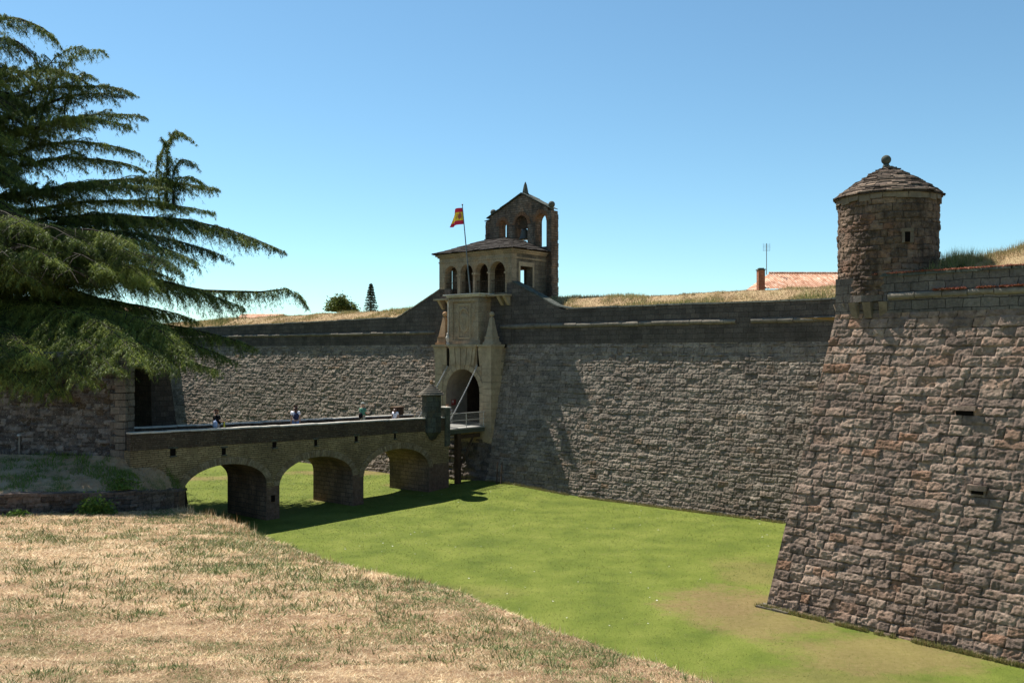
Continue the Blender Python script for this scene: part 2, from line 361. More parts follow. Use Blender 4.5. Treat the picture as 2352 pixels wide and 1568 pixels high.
ys = np.concatenate([np.linspace(-60, 8, 6), np.linspace(10, 100, 240), np.linspace(104, 1800, 12)])
X, Y = np.meshgrid(xs, ys)
moat = grid_obj('moat_ground', np.stack([X, Y, moat_z(X, Y)], -1), moat_mat()); tag(moat, kind='structure')

CR = np.array([(-12, 4.2, 7.5), (0, 3.6, 7.3), (5, 2.9, 6.5), (9, 1.99, 5.75), (11.5, 1.23, 5.27), (14.5, 0, 4.89), (18, -1.51, 4.41), (23, -4.12, 3.62), (32, -8.41, 2.44), (38, -11.4, 1.93), (45, -16.2, 1.38), (60, -27, 1.0)])
def slope_z(X, Y, rough=True):
    zc = np.interp(Y, CR[:, 0], CR[:, 2]); xc = np.interp(Y, CR[:, 0], CR[:, 1])
    if rough: xc = xc+.75*(fbm(Y*.55, Y*.1, 8, 5)-.5)*np.clip(Y/20, .3, 1)
    s = X-xc
    z = zc+.025*np.clip(-s, 0, 40)-1.15*np.clip(s, 0, 99)-.10*soft(s, -1.2, 0)*0
    if rough: z = z+.10*(fbm(X*.5, Y*.5, 1)-.5)*soft(-s, -.5, 2)+.10*(fbm(X*1.6, Y*1.6, 2)-.5)+.035*(fbm(X*9, Y*9, 3)-.5)
    return z
def straw_mat():
    m, t, p = mat('dry_grass_ground'); P = pos(t)
    c = ramp(t, noise(t, P, 2.2, 7, .75), [(.3, (.22, .135, .08)), (.5, (.42, .29, .185)), (.7, (.62, .47, .32))])
    c = mix(t, .8, c, ramp(t, noise(t, scalev(t, P, (1, 1.5, 1)), 26, 6, .8), [(.3, (.4,)*3), (.7, (1.35,)*3)]), 'MULTIPLY')
    c = mix(t, ramp(t, noise(t, P, .8, 6, .75), [(.52, (0, 0, 0)), (.70, (.75,)*3)]), c, (.17, .19, .07))
    c = mix(t, ramp(t, noise(t, P, 3.3, 5, .7), [(.66, (0, 0, 0)), (.74, (.8,)*3)]), c, (.30, .13, .06))
    t.links.new(c, p.inputs['Base Color']); bump(t, p, noise(t, P, 30, 7, .75), 1.0, .06); return m
M_straw = straw_mat()
ys = 0.0+np.concatenate([np.linspace(-12, 3.5, 12), 3.5*np.exp(np.linspace(0, math.log(50/3.5), 420))]); T = np.linspace(0, 1, 420)
Y, S = np.meshgrid(ys, T, indexing='ij'); xc = np.interp(Y, CR[:, 0], CR[:, 1]); X = (xc+4.6)-(1-S)*(24+np.abs(Y)*.55)
Z = slope_z(X, Y)
slope = grid_obj('dry_grass_slope', np.stack([X, Y, np.maximum(Z, -.3)], -1), M_straw); tag(slope, kind='structure')

# blades: (n) points with height, width, lean
def blades(P, H, W, lean, tone, az=None):
    n = len(P); az = rng.uniform(0, 2*np.pi, n) if az is None else az
    fa = rng.uniform(0, 2*np.pi, n)
    up = np.stack([np.cos(az)*np.sin(lean), np.sin(az)*np.sin(lean), np.cos(lean)], 1)*H[:, None]
    sx = np.stack([np.cos(fa), np.sin(fa), np.zeros(n)], 1)*W[:, None]*.5
    return np.stack([P-sx, P+sx, P+up], 1)
def scr_pts(n, x0, x1, y0, y1, zf, Ymin, Ymax):
    """points spread over a surface, thinner with distance"""
    Yv = Ymin*(Ymax/Ymin)**rng.random(n)**.9; t = rng.uniform((x0-CX)/F, (x1-CX)/F, n); Xv = t*Yv
    return Xv, Yv, zf(Xv, Yv)
n = 700000
Xv, Yv, Zv = scr_pts(n, -60, 1800, 0, 0, slope_z, 5.0, 47)
xc = np.interp(Yv, CR[:, 0], CR[:, 1]); k = (Xv < xc+.5) & ~((Yv > 38) & (Yv > 45.4+(-16.3-Xv)*-.9))
Xv, Yv, Zv = Xv[k], Yv[k], Zv[k]; n = len(Xv)
sc = np.clip(Yv/12, .6, 2.4)
dens = .6*fbm(Xv*.55, Yv*.55, 12)+.4*fbm(Xv*2.3, Yv*2.3, 14)+.25*(fbm(Xv*.2, Yv*.2, 13)-.5)
xcn = np.interp(Yv, CR[:, 0], CR[:, 1]); dens = dens+.07*np.exp(-((Xv-xcn+1.2)/1.2)**2)
green = rng.random(n) < np.clip((dens-.49)*5.0, .03, .80)
straw = ~green
V = blades(np.stack([Xv, Yv, Zv-.005], 1)[straw], (rng.uniform(.03, .12, n)*sc)[straw], (rng.uniform(.004, .009, n)*sc)[straw], rng.uniform(1.0, 1.56, straw.sum()), None)
M_strawb = m_blade('straw_blades', [(0, (.32, .17, .08)), (.25, (.58, .40, .22)), (.6, (.80, .63, .40)), (1, (.97, .86, .64))], .15, 1.7)
tag(tri_obj('dry_grass', V, M_strawb, rng.random(straw.sum())), 'pale dry straw lying over the foreground slope', 'dry grass', kind='stuff')
g = green; V = blades(np.stack([Xv, Yv, Zv-.005], 1)[g], (rng.uniform(.02, .075, n)*sc)[g], (rng.uniform(.005, .012, n)*sc)[g], rng.uniform(.5, 1.45, g.sum()), None)
# weeds: clumps of broader leaves
Xw, Yw, Zw = scr_pts(2400, 0, 1700, 0, 0, slope_z, 5.5, 44); xc = np.interp(Yw, CR[:, 0], CR[:, 1]); kk = (Xw < xc-.1) & (fbm(Xw*.35, Yw*.35, 21) > .44) & (Yw < 42)
Xw, Yw = Xw[kk], Yw[kk]; m_ = 34; r_ = np.abs(rng.normal(0, .17, (len(Xw), m_)))*rng.uniform(.4, 1.5, (len(Xw), 1))*np.clip(Yw/12, .7, 2)[:, None]; a_ = rng.uniform(0, 6.28, r_.shape)
Xb = (Xw[:, None]+r_*np.cos(a_)).ravel(); Yb = (Yw[:, None]+r_*np.sin(a_)).ravel(); sb = np.clip(Yb/12, .7, 2)
Vw = blades(np.stack([Xb, Yb, slope_z(Xb, Yb)-.005], 1), rng.uniform(.03, .12, len(Xb))*sb, rng.uniform(.008, .022, len(Xb))*sb, rng.uniform(.3, 1.4, len(Xb)), None, a_.ravel())
ys_ = 8*(44/8)**rng.random(2600); xs_ = np.interp(ys_, CR[:, 0], CR[:, 1])+rng.normal(-.5, .55, 2600); ks = fbm(xs_*.7, ys_*.7, 22) > .5; xs_, ys_ = xs_[ks], ys_[ks]; ns = len(xs_)
Vs = blades(np.stack([xs_, ys_, slope_z(xs_, ys_)-.02], 1), rng.uniform(.10, .34, ns)*np.clip(ys_/22, .6, 1.5), rng.uniform(.006, .013, ns)*np.clip(ys_/14, .7, 2.2), np.abs(rng.normal(0, .3, ns)), None)
tag(tri_obj('dry_stalks', Vs, M_strawb, rng.random(ns)), 'thin upright dry stalks along the crest above the moat', 'dry grass', kind='stuff')
V = np.concatenate([V, Vw])
M_green = m_blade('green_blades', [(0, (.07, .10, .035)), (.5, (.14, .18, .07)), (1, (.28, .30, .14))], .2, 3.0)
tag(tri_obj('green_weeds', V, M_green, rng.random(len(V))), 'green weeds and grass tufts among the straw', 'weeds', kind='stuff')
# short lawn blades in the moat
n = 260000; Yv = 16*(70/16)**rng.random(n)**.8; t_ = rng.uniform(-.5, .62, n); Xv = t_*Yv
inside = (Xv > np.interp(Yv, CR[:, 0], CR[:, 1])+.8) & (((Xv-FR.o[0])*FR.g[0]+(Yv-FR.o[1])*FR.g[1]) < -.1) & ~(((Xv-BA.o[0])*BA.g[0]+(Yv-BA.o[1])*BA.g[1] > -.1) & ((Xv-BA.o[0])*FR.w[0]+(Yv-BA.o[1])*FR.w[1] > -.1))
Xv, Yv = Xv[inside], Yv[inside]; n = len(Xv); sc = Yv/30
V = blades(np.stack([Xv, Yv, moat_z(Xv, Yv)], 1), rng.uniform(.02, .06, n)*sc, rng.uniform(.010, .022, n)*sc, rng.uniform(.7, 1.45, n), None)
bare = np.zeros(n)
for (x, y, rx, ry) in [(7.6, 33.0, 2, 2), (8.6, 30.6, 2.2, 1.9), (11.0, 27.4, 2.6, 1.8), (-30, 65.5, 10, 1.3), (-12, 68.5, 4, 1.2), (-6.5, 62, 1.8, 1), (-11, 56, 1.4, .7)]: bare = np.maximum(bare, np.exp(-((Xv-x)/rx)**2-((Yv-y)/ry)**2))
keep = rng.random(n) > bare*.9
M_lawn = m_blade('lawn_blades', [(0, (.10, .14, .022)), (.5, (.155, .19, .03)), (.93, (.23, .25, .05)), (1, (.34, .28, .14))], .25)
tag(tri_obj('lawn_grass', V[keep], M_lawn, rng.random(keep.sum())), 'short bright green grass on the moat floor', 'grass', kind='stuff')
n = 16000; Uf = rng.uniform(-3, 18, n); nb = n//2; kf = fbm(Uf*.8, Uf*0, 35) > .40
Pf = np.stack([FR.o[0]+Uf*FR.w[0]-rng.uniform(.02, .3, n)*FR.g[0], FR.o[1]+Uf*FR.w[1]-rng.uniform(.02, .3, n)*FR.g[1], np.zeros(n)], 1)
Uf2 = rng.uniform(-.3, 10, nb); Pf[:nb, 0] = BA.o[0]+Uf2*BA.w[0]-rng.uniform(.02, .22, nb)*BA.g[0]; Pf[:nb, 1] = BA.o[1]+Uf2*BA.w[1]-rng.uniform(.02, .22, nb)*BA.g[1]; kf[:nb] = fbm(Uf2*1.3, Uf2*0, 36) > .40
Pf[:, 2] = moat_z(Pf[:, 0], Pf[:, 1]); Pf = Pf[kf]; n = len(Pf)
tag(tri_obj('wall_foot_weeds', blades(Pf, rng.uniform(.04, .24, n), rng.uniform(.01, .03, n), rng.uniform(0, 1.1, n), None), m_blade('foot_blades', [(0, (.36, .27, .13)), (.4, (.30, .27, .10)), (1, (.13, .18, .04))], .2), rng.random(n)), 'scruffy weeds and dry grass along the foot of the walls', 'weeds', kind='stuff')
# daisies and litter specks
n = 260; Yv = rng.uniform(30, 58, n); Xv = rng.uniform(-.2, .3, n)*Yv; kk = (Xv > np.interp(Yv, CR[:, 0], CR[:, 1])+1) & (((Xv-FR.o[0])*FR.g[0]+(Yv-FR.o[1])*FR.g[1]) < -.4) & (fbm(Xv*.3, Yv*.3, 31) > .45)
Xv, Yv = Xv[kk], Yv[kk]; n = len(Xv)
V = blades(np.stack([Xv, Yv, moat_z(Xv, Yv)+.03], 1), np.full(n, .05), rng.uniform(.03, .08, n), np.full(n, 1.2), None)
tag(tri_obj('daisies', V, m_plain('daisy_white', (.75, .75, .7))), 'tiny white flowers dotted over the moat grass', 'flowers', kind='stuff')

# ---------------------------------------------------------------- pierced walls
def pierced(mb, s0, s1, z0, top, t0, t1, ops, mp, extra=(), z0f=None, mi_in=0, mi=0):
    """wall along s with openings (sa,sb,zb,zs,za): arch from spring zs to apex za (zs==za: flat head)"""
    S = {s0, s1, *extra}
    def head(o, s):
        c = (o[0]+o[1])/2; h = (o[1]-o[0])/2; x = min(1, abs(s-c)/h); return o[3]+(o[4]-o[3])*math.sqrt(max(0, 1-x*x))
    for o in ops:
        c = (o[0]+o[1])/2; h = (o[1]-o[0])/2
        N = 18 if o[4] > o[3] else 1
        for i in range(N+1): S.add(round(c-h*math.cos(math.pi*i/N), 5))
    S = sorted(S)
    zb_ = z0f or (lambda s: z0)
    q = lambda s, t, z: mp(s, t, z)
    for a, b in zip(S[:-1], S[1:]):
        if b-a < 1e-6: continue
        mid = (a+b)/2; o = next((o for o in ops if o[0]-1e-4 < mid < o[1]+1e-4), None)
        segs = [((zb_(a), zb_(b)), (top(a), top(b)))] if o is None else ([((zb_(a), zb_(b)), (o[2], o[2]))] if o[2] > max(zb_(a), zb_(b))+1e-4 else [])+[((head(o, a), head(o, b)), (top(a), top(b)))]
        for (la, lb), (ha, hb) in segs:
            mb.quad(q(a, t0, la), q(b, t0, lb), q(b, t0, hb), q(a, t0, ha), mi)
            mb.quad(q(b, t1, lb), q(a, t1, la), q(a, t1, ha), q(b, t1, hb), mi)
        mb.quad(q(a, t0, top(a)), q(b, t0, top(b)), q(b, t1, top(b)), q(a, t1, top(a)), mi)
        if o:
            mb.quad(q(a, t0, head(o, a)), q(a, t1, head(o, a)), q(b, t1, head(o, b)), q(b, t0, head(o, b)), mi_in)
            if o[2] > z0+1e-4: mb.quad(q(a, t0, o[2]), q(b, t0, o[2]), q(b, t1, o[2]), q(a, t1, o[2]), mi_in)
    for s in (s0, s1): mb.quad(q(s, t0, zb_(s)), q(s, t0, top(s)), q(s, t1, top(s)), q(s, t1, zb_(s)), mi)
    for o in ops:
        lo = max(o[2], z0) if o[2] > z0 else z0
        for s in (o[0], o[1]): mb.quad(q(s, t0, lo), q(s, t1, lo), q(s, t1, o[3]), q(s, t0, o[3]), mi_in)
mU = lambda s, t, z: (s, t, z)       # runs along u
mD = lambda s, t, z: (t, s, z)       # runs along d

# ---------------------------------------------------------------- curtain wall
BAT = .24; ZB = 9.6; DV = BAT*ZB
UL = -46.5; UGL = -8.75; UGR = -3.3; UR = 24.5
def topL(u):
    a = [(-60, 11.35), (FR.U(520, DV), FR.Z(520, 750, DV)), (FR.U(915, DV), FR.Z(915, 730, DV)), (FR.U(1010, DV), FR.Z(1010, 665, DV)), (-2, FR.Z(1010, 665, DV))]
    return float(np.interp(u, [p[0] for p in a], [p[1] for p in a]))
def topR(u):
    a = [(-4, FR.Z(1180, 648, DV)), (FR.U(1180, DV), FR.Z(1180, 648, DV)), (FR.U(1290, DV), FR.Z(1290, 710, DV)), (FR.U(1925, DV), FR.Z(1925, 687, DV)), (30, FR.Z(1925, 687, DV))]
    return float(np.interp(u, [p[0] for p in a], [p[1] for p in a]))
def cordon(name, fr, u0, u1, z, d, parent, r=.13, gaps=(), seed=1):
    mb = MB(); rr = random.Random(seed); u = u0
    while u < u1:
        L = rr.uniform(.7, 1.6); e = min(u+L, u1)
        if not any(a < (u+e)/2 < b for a, b in gaps):
            n = 10; R = r*rr.uniform(.85, 1.12); dz = rr.uniform(-.015, .015); vs = []; cuts = [u+.012, u+(e-u)*.35, u+(e-u)*.7, e-.012]
            for s in cuts:
                R2 = R*rr.uniform(.93, 1.05)
                vs += [(s, d-R2*math.sin(math.pi*i/n), z+dz+R2*math.cos(math.pi*i/n)) for i in range(n+1)]
            m = n+1; fs = [(c*m+i, c*m+i+1, (c+1)*m+i+1, (c+1)*m+i) for c in range(3) for i in range(n)]
            fs += [tuple(range(m)), tuple(range(3*m, 4*m))[::-1]]
            mb.add(vs, fs)
        u = e
    return mb.build(name, M_cord, parent, fr)
def coping(name, fr, us, top, d0, d1, h, parent, m, over=.05, seed=2, L=(.5, 1.3)):
    mb = MB(); rr = random.Random(seed); u = us[0]
    while u < us[1]:
        e = min(u+rr.uniform(*L), us[1]); a, b = top(u), top(e); j = rr.uniform(-.02, .02); o = over+rr.uniform(-.03, .03)
        mb.hexa([(u+.01, d0-o, a+j), (e-.01, d0-o, b+j), (e-.01, d1, b+j), (u+.01, d1, a+j)], [(u+.01, d0-o+.03, a+h+j), (e-.01, d0-o+.03, b+h+j), (e-.01, d1, b+h+j), (u+.01, d1, a+h+j)])
        u = e
    return mb.build(name, m, parent, fr)
zc = FR.Z(1500, 742, DV-.13)
for side in (0, 1):
    if side == 0:
        t_ = thing('curtain_wall', FR, -20, 0, 0, 'long grey rubble curtain wall left of the gate, behind the bridge', 'fortress wall')
        ua, ub, tp = UL, UGL, topL
        wall_face('rubble_face', FR, ua-4, ub, -.2, ZB, BAT, .05, 11, M_curt, t_, ch=(.16, .34), sw=(.22, .7), off=.013, rough=.026)
    else:
        t_ = thing('curtain_wall', FR, 8, 0, 0, 'tall grey rubble curtain wall between the gate and the turret bastion', 'fortress wall')
        ua, ub, tp = UGR, UR, topR
        wall_face('rubble_face', FR, ua, ub, -.2, ZB, BAT, .035, 12, M_curt, t_, ch=(.17, .36), sw=(.25, .75), off=.013, rough=.026)
    ua -= 4 if side == 0 else 0
    mb = MB(); ex = [FR.U(p, DV) for p in ((520, 915, 1010) if side == 0 else (1180, 1290, 1925))]
    ex = [e for e in ex if ua < e < ub]
    pierced(mb, ua, ub, ZB, tp, DV, DV+.7, [], mU, ex); mb.build('upper_wall', M_upper, t_, FR)
    zcl = FR.Z(760, 768, DV-.13)
    if side == 0: cordon('cordon', FR, ua, FR.U(1000, DV), zcl, DV, t_, .12, (), 3)
    else: cordon('cordon', FR, FR.U(1150, DV), ub, zc, DV, t_, .15, [(FR.U(1318, DV), FR.U(1338, DV)), (FR.U(1680, DV), FR.U(1716, DV))], 4)
    coping('coping', FR, (ua, FR.U(1010, DV) if side == 0 else ub), tp, DV, DV+.75, .09, t_, M_dark, seed=5+side) if side == 0 else coping('coping', FR, (FR.U(1177, DV), ub), tp, DV, DV+.75, .09, t_, M_dark, seed=6)

# left bastion flank, in shade at the far end
LB = Fr(tuple(FR.P(UL, 0)[:2]), (FR.g[0], FR.g[1]))      # w runs into the fort, so its d axis points away from the moat
t_ = thing('left_bastion', FR, UL, -12, 0, 'shaded dark stone flank of the far bastion, behind the left end of the bridge', 'bastion')
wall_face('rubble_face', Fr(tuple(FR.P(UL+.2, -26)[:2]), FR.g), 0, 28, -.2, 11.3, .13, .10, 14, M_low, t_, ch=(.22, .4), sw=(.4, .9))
mb = MB(); mb.box(UL-9, UL-1.6, -26, 2, 9, 11.3); mb.build('bastion_body', M_upper, t_, FR)
ub_ = -8.4; d0, d1 = FR.D(346, ub_), FR.D(381, ub_-.3); zt_ = FR.Zu(346, 846, ub_)
bb_ = thing('buttress', FR, ub_-1.5, d0, 0, 'dark shaded stone buttress beside the far parapet at the left end of the bridge', 'buttress')
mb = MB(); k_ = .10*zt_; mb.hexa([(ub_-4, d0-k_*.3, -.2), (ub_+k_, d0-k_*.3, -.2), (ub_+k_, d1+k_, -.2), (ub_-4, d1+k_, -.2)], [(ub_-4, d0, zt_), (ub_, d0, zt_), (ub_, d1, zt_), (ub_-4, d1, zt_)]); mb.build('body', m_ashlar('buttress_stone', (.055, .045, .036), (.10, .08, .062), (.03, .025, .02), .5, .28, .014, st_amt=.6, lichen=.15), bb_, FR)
mb = MB(); mb.box(ub_-4, ub_+.06, d0-.06, d1+.06, zt_, zt_+.12, j=.02); mb.build('cap_slab', M_cord, bb_, FR)
# ---------------------------------------------------------------- rampart terrain behind the curtain
def dryturf():
    m, t, p = mat('rampart_turf'); P = pos(t)
    c = ramp(t, noise(t, P, .9, 6, .7), [(.3, (.38, .25, .14)), (.55, (.46, .34, .19)), (.75, (.34, .30, .13))])
    c = mix(t, .7, c, ramp(t, noise(t, P, 9, 6, .75), [(.3, (.5,)*3), (.72, (1.35,)*3)]), 'MULTIPLY')
    t.links.new(c, p.inputs['Base Color']); bump(t, p, noise(t, P, 14, 6, .75), 1, .08); return m
M_turf = dryturf()
def ramp_z(U, D):
    tz = np.array([0.0]); base = np.interp(U, [-60, FR.U(520, DV), FR.U(915, DV), -10, -2, FR.U(1290, DV), 30], [11.35, topL(FR.U(520, DV)), topL(FR.U(915, DV)), topL(FR.U(915, DV))+.2, topR(2)+.1, topR(4), topR(20)])
    r = D-DV-.6
    return base+.02+.85*soft(r, 0, 3.2)+.35*(fbm(U*.18, D*.2, 40)-.4)*soft(r, 0, 4)+.10*(fbm(U*1.4, D*1.4, 41)-.5)*soft(r, 0, 1)
us = np.arange(-60, 24, .25); ds = np.concatenate([np.arange(DV+.55, 14, .25), np.linspace(15, 120, 20)])
Ug, Dg = np.meshgrid(us, ds); Zg = ramp_z(Ug, np.minimum(Dg, 14))
gh = (Ug > -9.6) & (Ug < -2.6) & (Dg < 7.0); Zg = np.where(gh, 9.3, Zg)
P = np.stack([FR.o[0]+Ug*FR.w[0]+Dg*FR.g[0], FR.o[1]+Ug*FR.w[1]+Dg*FR.g[1], Zg], -1)
tag(grid_obj('rampart_ground', P, M_turf), kind='structure')
n = 90000; Ub = rng.uniform(-58, 20, n); Db = DV+.5+rng.random(n)**1.6*5; kk = ~((Ub > -9.8) & (Ub < -2.4) & (Db < 7.2)); Ub, Db = Ub[kk], Db[kk]; n = len(Ub)
clump = fbm(Ub*.5, Db*.5, 44); Zb_ = ramp_z(Ub, Db)
PB = np.stack([FR.o[0]+Ub*FR.w[0]+Db*FR.g[0], FR.o[1]+Ub*FR.w[1]+Db*FR.g[1], Zb_-.02], 1)
H = (.05+.30*np.clip((clump-.42)*3, 0, 1))*rng.uniform(.4, 1.3, n)*soft(Db-DV, .4, 1.6); 
M_rampb = m_blade('rampart_blades', [(0, (.34, .22, .12)), (.5, (.50, .38, .21)), (.72, (.40, .36, .16)), (1, (.19, .23, .07))], .25)
tag(tri_obj('rampart_grass', blades(PB, H+.04, rng.uniform(.02, .05, n), rng.uniform(0, .8, n), None), M_rampb, np.clip(rng.random(n)*.6+(clump-.4)*1.6, 0, 1)), 'dry tufty grass along the top of the curtain wall', 'grass', kind='stuff')

# ---------------------------------------------------------------- gatehouse
G0, G1 = FR.U(1009, DV), FR.U(1175, DV); DB = 6.2; DE = 7.0; ZE = 16.25; ZF = FR.Z(1100, 676, DV)
gt = thing('gatehouse', FR, (G0+G1)/2, 1, 3.8, 'ochre stone gatehouse with four arched openings above the fortress doorway', 'gatehouse')
gap = .55
mb = MB(); ops = []
for a, b, ya in ((1021, 1050.5, 611), (1057, 1086, 607), (1091, 1121, 604), (1124.5, 1160, 600)):
    za = FR.Z((a+b)/2, ya, DV); zf = ZF+.02; ops.append((FR.U(a, DV), FR.U(b, DV), zf, za-(FR.U(b, DV)-FR.U(a, DV))/2*1.05, za))
pierced(mb, G0, G1, ZF, lambda s: ZE-.25, DV, DV+gap, ops, mU); mb.build('loggia_wall', M_gate, gt, FR)
# lower front wall and inner box under the loggia
mb = MB(); mb.box(G0, G1, DV-.02, DE, ZB, ZF-.0); mb.build('upper_base', M_upper, gt, FR)
mb = MB(); mb.box(G0+.02, G1-.02, DV+.01, DE, ZF, ZF+.04); mb.build('loggia_floor', M_side, gt, FR)
# right side wall with square window, left side wall with opening, rear door opening
mb = MB(); wa, wb = FR.D(1195, G1), FR.D(1223, G1)
zw0, zw1 = FR.Zu(1209, 656, G1), FR.Zu(1209, 612, G1)
pierced(mb, DV+gap, DB, ZF, lambda s: ZE-.25, G1, G1-gap, [(wa, wb, zw0, zw1, zw1)], mD); sw_ = mb.build('side_wall', M_side, gt, FR)
mb = MB()
for (a, b, c, d_) in ((wa-.18, wb+.18, zw1, zw1+.3), (wa-.18, wa, zw0-.1, zw1), (wb, wb+.18, zw0-.1, zw1)): mb.box(G1, G1+.03, a, b, c, d_)
mb.build('window_surround', M_dress, gt, FR)
mb = MB(); pierced(mb, DV+gap, DB, ZF, lambda s: ZE-.25, G0, G0+gap, [(DV+gap+.25, DV+gap+.85, ZF+.1, ZF+2.0, ZF+2.0)], mD); mb.build('side_wall', M_side, gt, FR)
# rear wall = bell wall
B0, B1 = FR.U(1116, DB), FR.U(1266, DB); BC = FR.U(1199, DB); ZA = 20.75; ZS = 19.3
bw_ops = []
for a, b, y0, y1 in ((1146, 1163.5, 506, 563), (1183, 1211.5, 495, 566), (1229.5, 1255, 490, 567)):
    ua, ub = FR.U(a, DB), FR.U(b, DB); za = FR.Z((a+b)/2, y0, DB); bw_ops.append((ua, ub, FR.Z((a+b)/2, y1, DB), za-(ub-ua)/2*1.1, za))
def btop(s):
    if s < B0+.45: return ZS-.25
    if s > B1-.35: return ZS+.05
    return float(np.interp(s, [B0+.45, BC-.35, BC, BC+.35, B1-.35], [ZS+.1, ZA-.12, ZA, ZA-.12, ZS+.25]))
bw = thing('bell_wall', FR, (B0+B1)/2, DB, 13, 'ruined brown gabled bell wall with three arched openings behind the gatehouse roof', 'bell tower')
mb = MB(); rj = random.Random(5)
pierced(mb, B0, B1, ZE-.2, btop, DB, DE, bw_ops, mU, [B0+.449, B0+.451, BC-.35, BC, BC+.35, B1-.351, B1-.349]+list(np.linspace(B0, B1, 24)))
pierced(mb, G0+.01, B1, ZF-1, lambda s: ZE-.201, DB+.01, DE-.01, [(FR.U(1195, DE), FR.U(1203, DB), zw0-.1, zw1+.1, zw1+.1)], mU)
# ragged quoins on both edges
for s, sg in ((B0, -1), (B1, 1)):
    z = ZF-1
    while z < ZS-.3:
        h = rj.uniform(.14, .3); e = rj.uniform(.0, .07); mb.box(*(sorted((s-sg*.3, s+sg*e))), DB-rj.uniform(.0, .04), DE+.01, z, z+h-.015); z += h
mb.build('gable_wall', M_bell, bw, FR)
def slabs(mb, path, d0, d1, up=.03, th=.06, r=random.Random(9), w=.45):
    """slates laid along a rake"""
    for (a, za), (b, zb) in zip(path[:-1], path[1:]):
        n = max(1, int(math.hypot(b-a, zb-za)/w))
        for i in range(n):
            p, q = i/n-.12, (i+1)/n+.12; u0, u1 = a+(b-a)*p, a+(b-a)*q; z0, z1 = za+(zb-za)*p+up, za+(zb-za)*q+up
            o = r.uniform(.06, .16); t = th*r.uniform(.7, 1.3); z0 += r.uniform(0, .05); z1 += r.uniform(0, .05)
            mb.hexa([(u0, d0-o, z0), (u1, d0-o, z1), (u1, d1+o, z1), (u0, d1+o, z0)], [(u0, d0-o, z0+t), (u1, d0-o, z1+t), (u1, d1+o, z1+t), (u0, d1+o, z0+t)])
mb = MB(); slabs(mb, [(B0+.45, ZS+.1), (BC-.35, ZA-.12), (BC, ZA)], DB, DE); slabs(mb, [(BC, ZA), (BC+.35, ZA-.12), (B1-.3, ZS+.25)], DB, DE); slabs(mb, [(B0-.05, ZS-.25), (B0+.45, ZS-.2)], DB, DE); mb.build('slate_coping', M_dark, bw, FR)
mb = MB(); dm = (DB+DE)/2; mb.lathe((BC, dm, ZA+.03), [(.30, 0), (.30, .12), (.24, .14), (.22, .3), (.12, .75), (.03, .98)], 6); mb.build('pinnacle', M_dark, bw, FR)
for u, z, r in ((B0+.55, ZS+.1, .24), (B1-.15, ZS+.12, .25)):
    mb = MB(); mb.lathe((u, dm-.15, z), [(.16, 0), (.10, .12)]+[(max(.02, r*math.sin(math.pi*i/10)), .12+r-r*math.cos(math.pi*i/10)) for i in range(1, 11)], 14); mb.build('stone_ball', M_dark, bw, FR, True)
# voussoirs over bell openings
mb = MB()
for o in bw_ops:
    c = (o[0]+o[1])/2; h = (o[1]-o[0])/2; n = 15
    for i in range(n):
        a, b = math.pi*i/n+.03, math.pi*(i+1)/n-.03; e = rj.uniform(.2, .30)
        f = lambda q, R: (c-math.cos(q)*(h+R), o[3]+math.sin(q)*((o[4]-o[3])+R))
        p = [f(a, 0), f(b, 0), f(b, e), f(a, e)]; y = DB-rj.uniform(.02, .05)
        mb.hexa([(x, DB+.05, z) for x, z in p], [(x, y, z) for x, z in p])
mb.split('arch_voussoirs', m_stone('orange_voussoir', (.19, .095, .055), (.30, .17, .10), 5), bw, FR, lambda c: sum(c[0] > (o[1]+.5) for o in bw_ops))
# the bell with its yoke
o = bw_ops[1]; uc = (o[0]+o[1])/2
bl = thing('bell', FR, uc, dm, o[2], 'dark bronze bell hanging on a wooden yoke in the middle arch of the bell wall', 'bell')
mb = MB(); mb.lathe((uc, dm, o[2]+.55), [(.48, 0), (.44, .06), (.36, .2), (.30, .5), (.27, .68), (.16, .78), (.06, .82)], 20); mb.build('bell_body', M_bronze, bl, FR, True)
mb = MB(); mb.box(uc-.50, uc+.46, dm-.15, dm+.15, o[2]+1.36, o[2]+1.66); mb.box(uc-.40, uc+.36, dm-.14, dm+.14, o[2]+1.66, o[2]+2.02, j=.03); mb.box(uc-.26, uc+.2, dm-.12, dm+.12, o[2]+2.02, o[2]+2.25, j=.03); mb.tube([(uc-.7, dm, o[2]+1.45), (uc+.7, dm, o[2]+1.45)], .035); mb.build('yoke', M_wood, bl, FR)
mb = MB(); mb.tube([(uc, dm, o[2]+1.2), (uc, dm, o[2]+.5)], [.02, .05]); mb.build('clapper', M_bronze, bl, FR)

# cornice and slate roof
mb = MB(); e0, e1 = G0-.05, G1+.05
for (zz, oo, hh) in ((ZE-.62, .04, .10), (ZE-.25, .10, .12), (ZE-.13, .22, .13)):
    mb.box(G0-oo, G1+oo, DV-oo, DV+gap, zz, zz+hh); mb.box(G1-gap, G1+oo, DV+gap+.002, DB-.01, zz, zz+hh); mb.box(G0-oo, G0+gap, DV+gap+.002, DB-.01, zz, zz+hh)
mb.build('cornice', M_gate, gt, FR)
rz = ZE+1.05; rc = ((G0+G1)/2+.9, DB); EAV = .38
mb = MB(); rr = random.Random(11)
A = (G0-EAV, DV-EAV, ZE); Bq = (G1+EAV, DV-EAV, ZE); Cq = (G1+EAV, DB, ZE+.03); Dq = (G0-EAV, DB, ZE+.03); R1 = (G0+2.7, DB-1.9, rz); R2 = (G1-2.2, DB-1.9, rz); R1b = (G0+2.7, DB, rz); R2b = (G1-2.2, DB, rz)
mb.quad(A, Bq, R2, R1); mb.quad(Bq, Cq, R2b, R2); mb.quad(R1, R1b, Dq, A); mb.quad(R1, R2, R2b, R1b)
mb.quad(A, Dq, Cq, Bq)
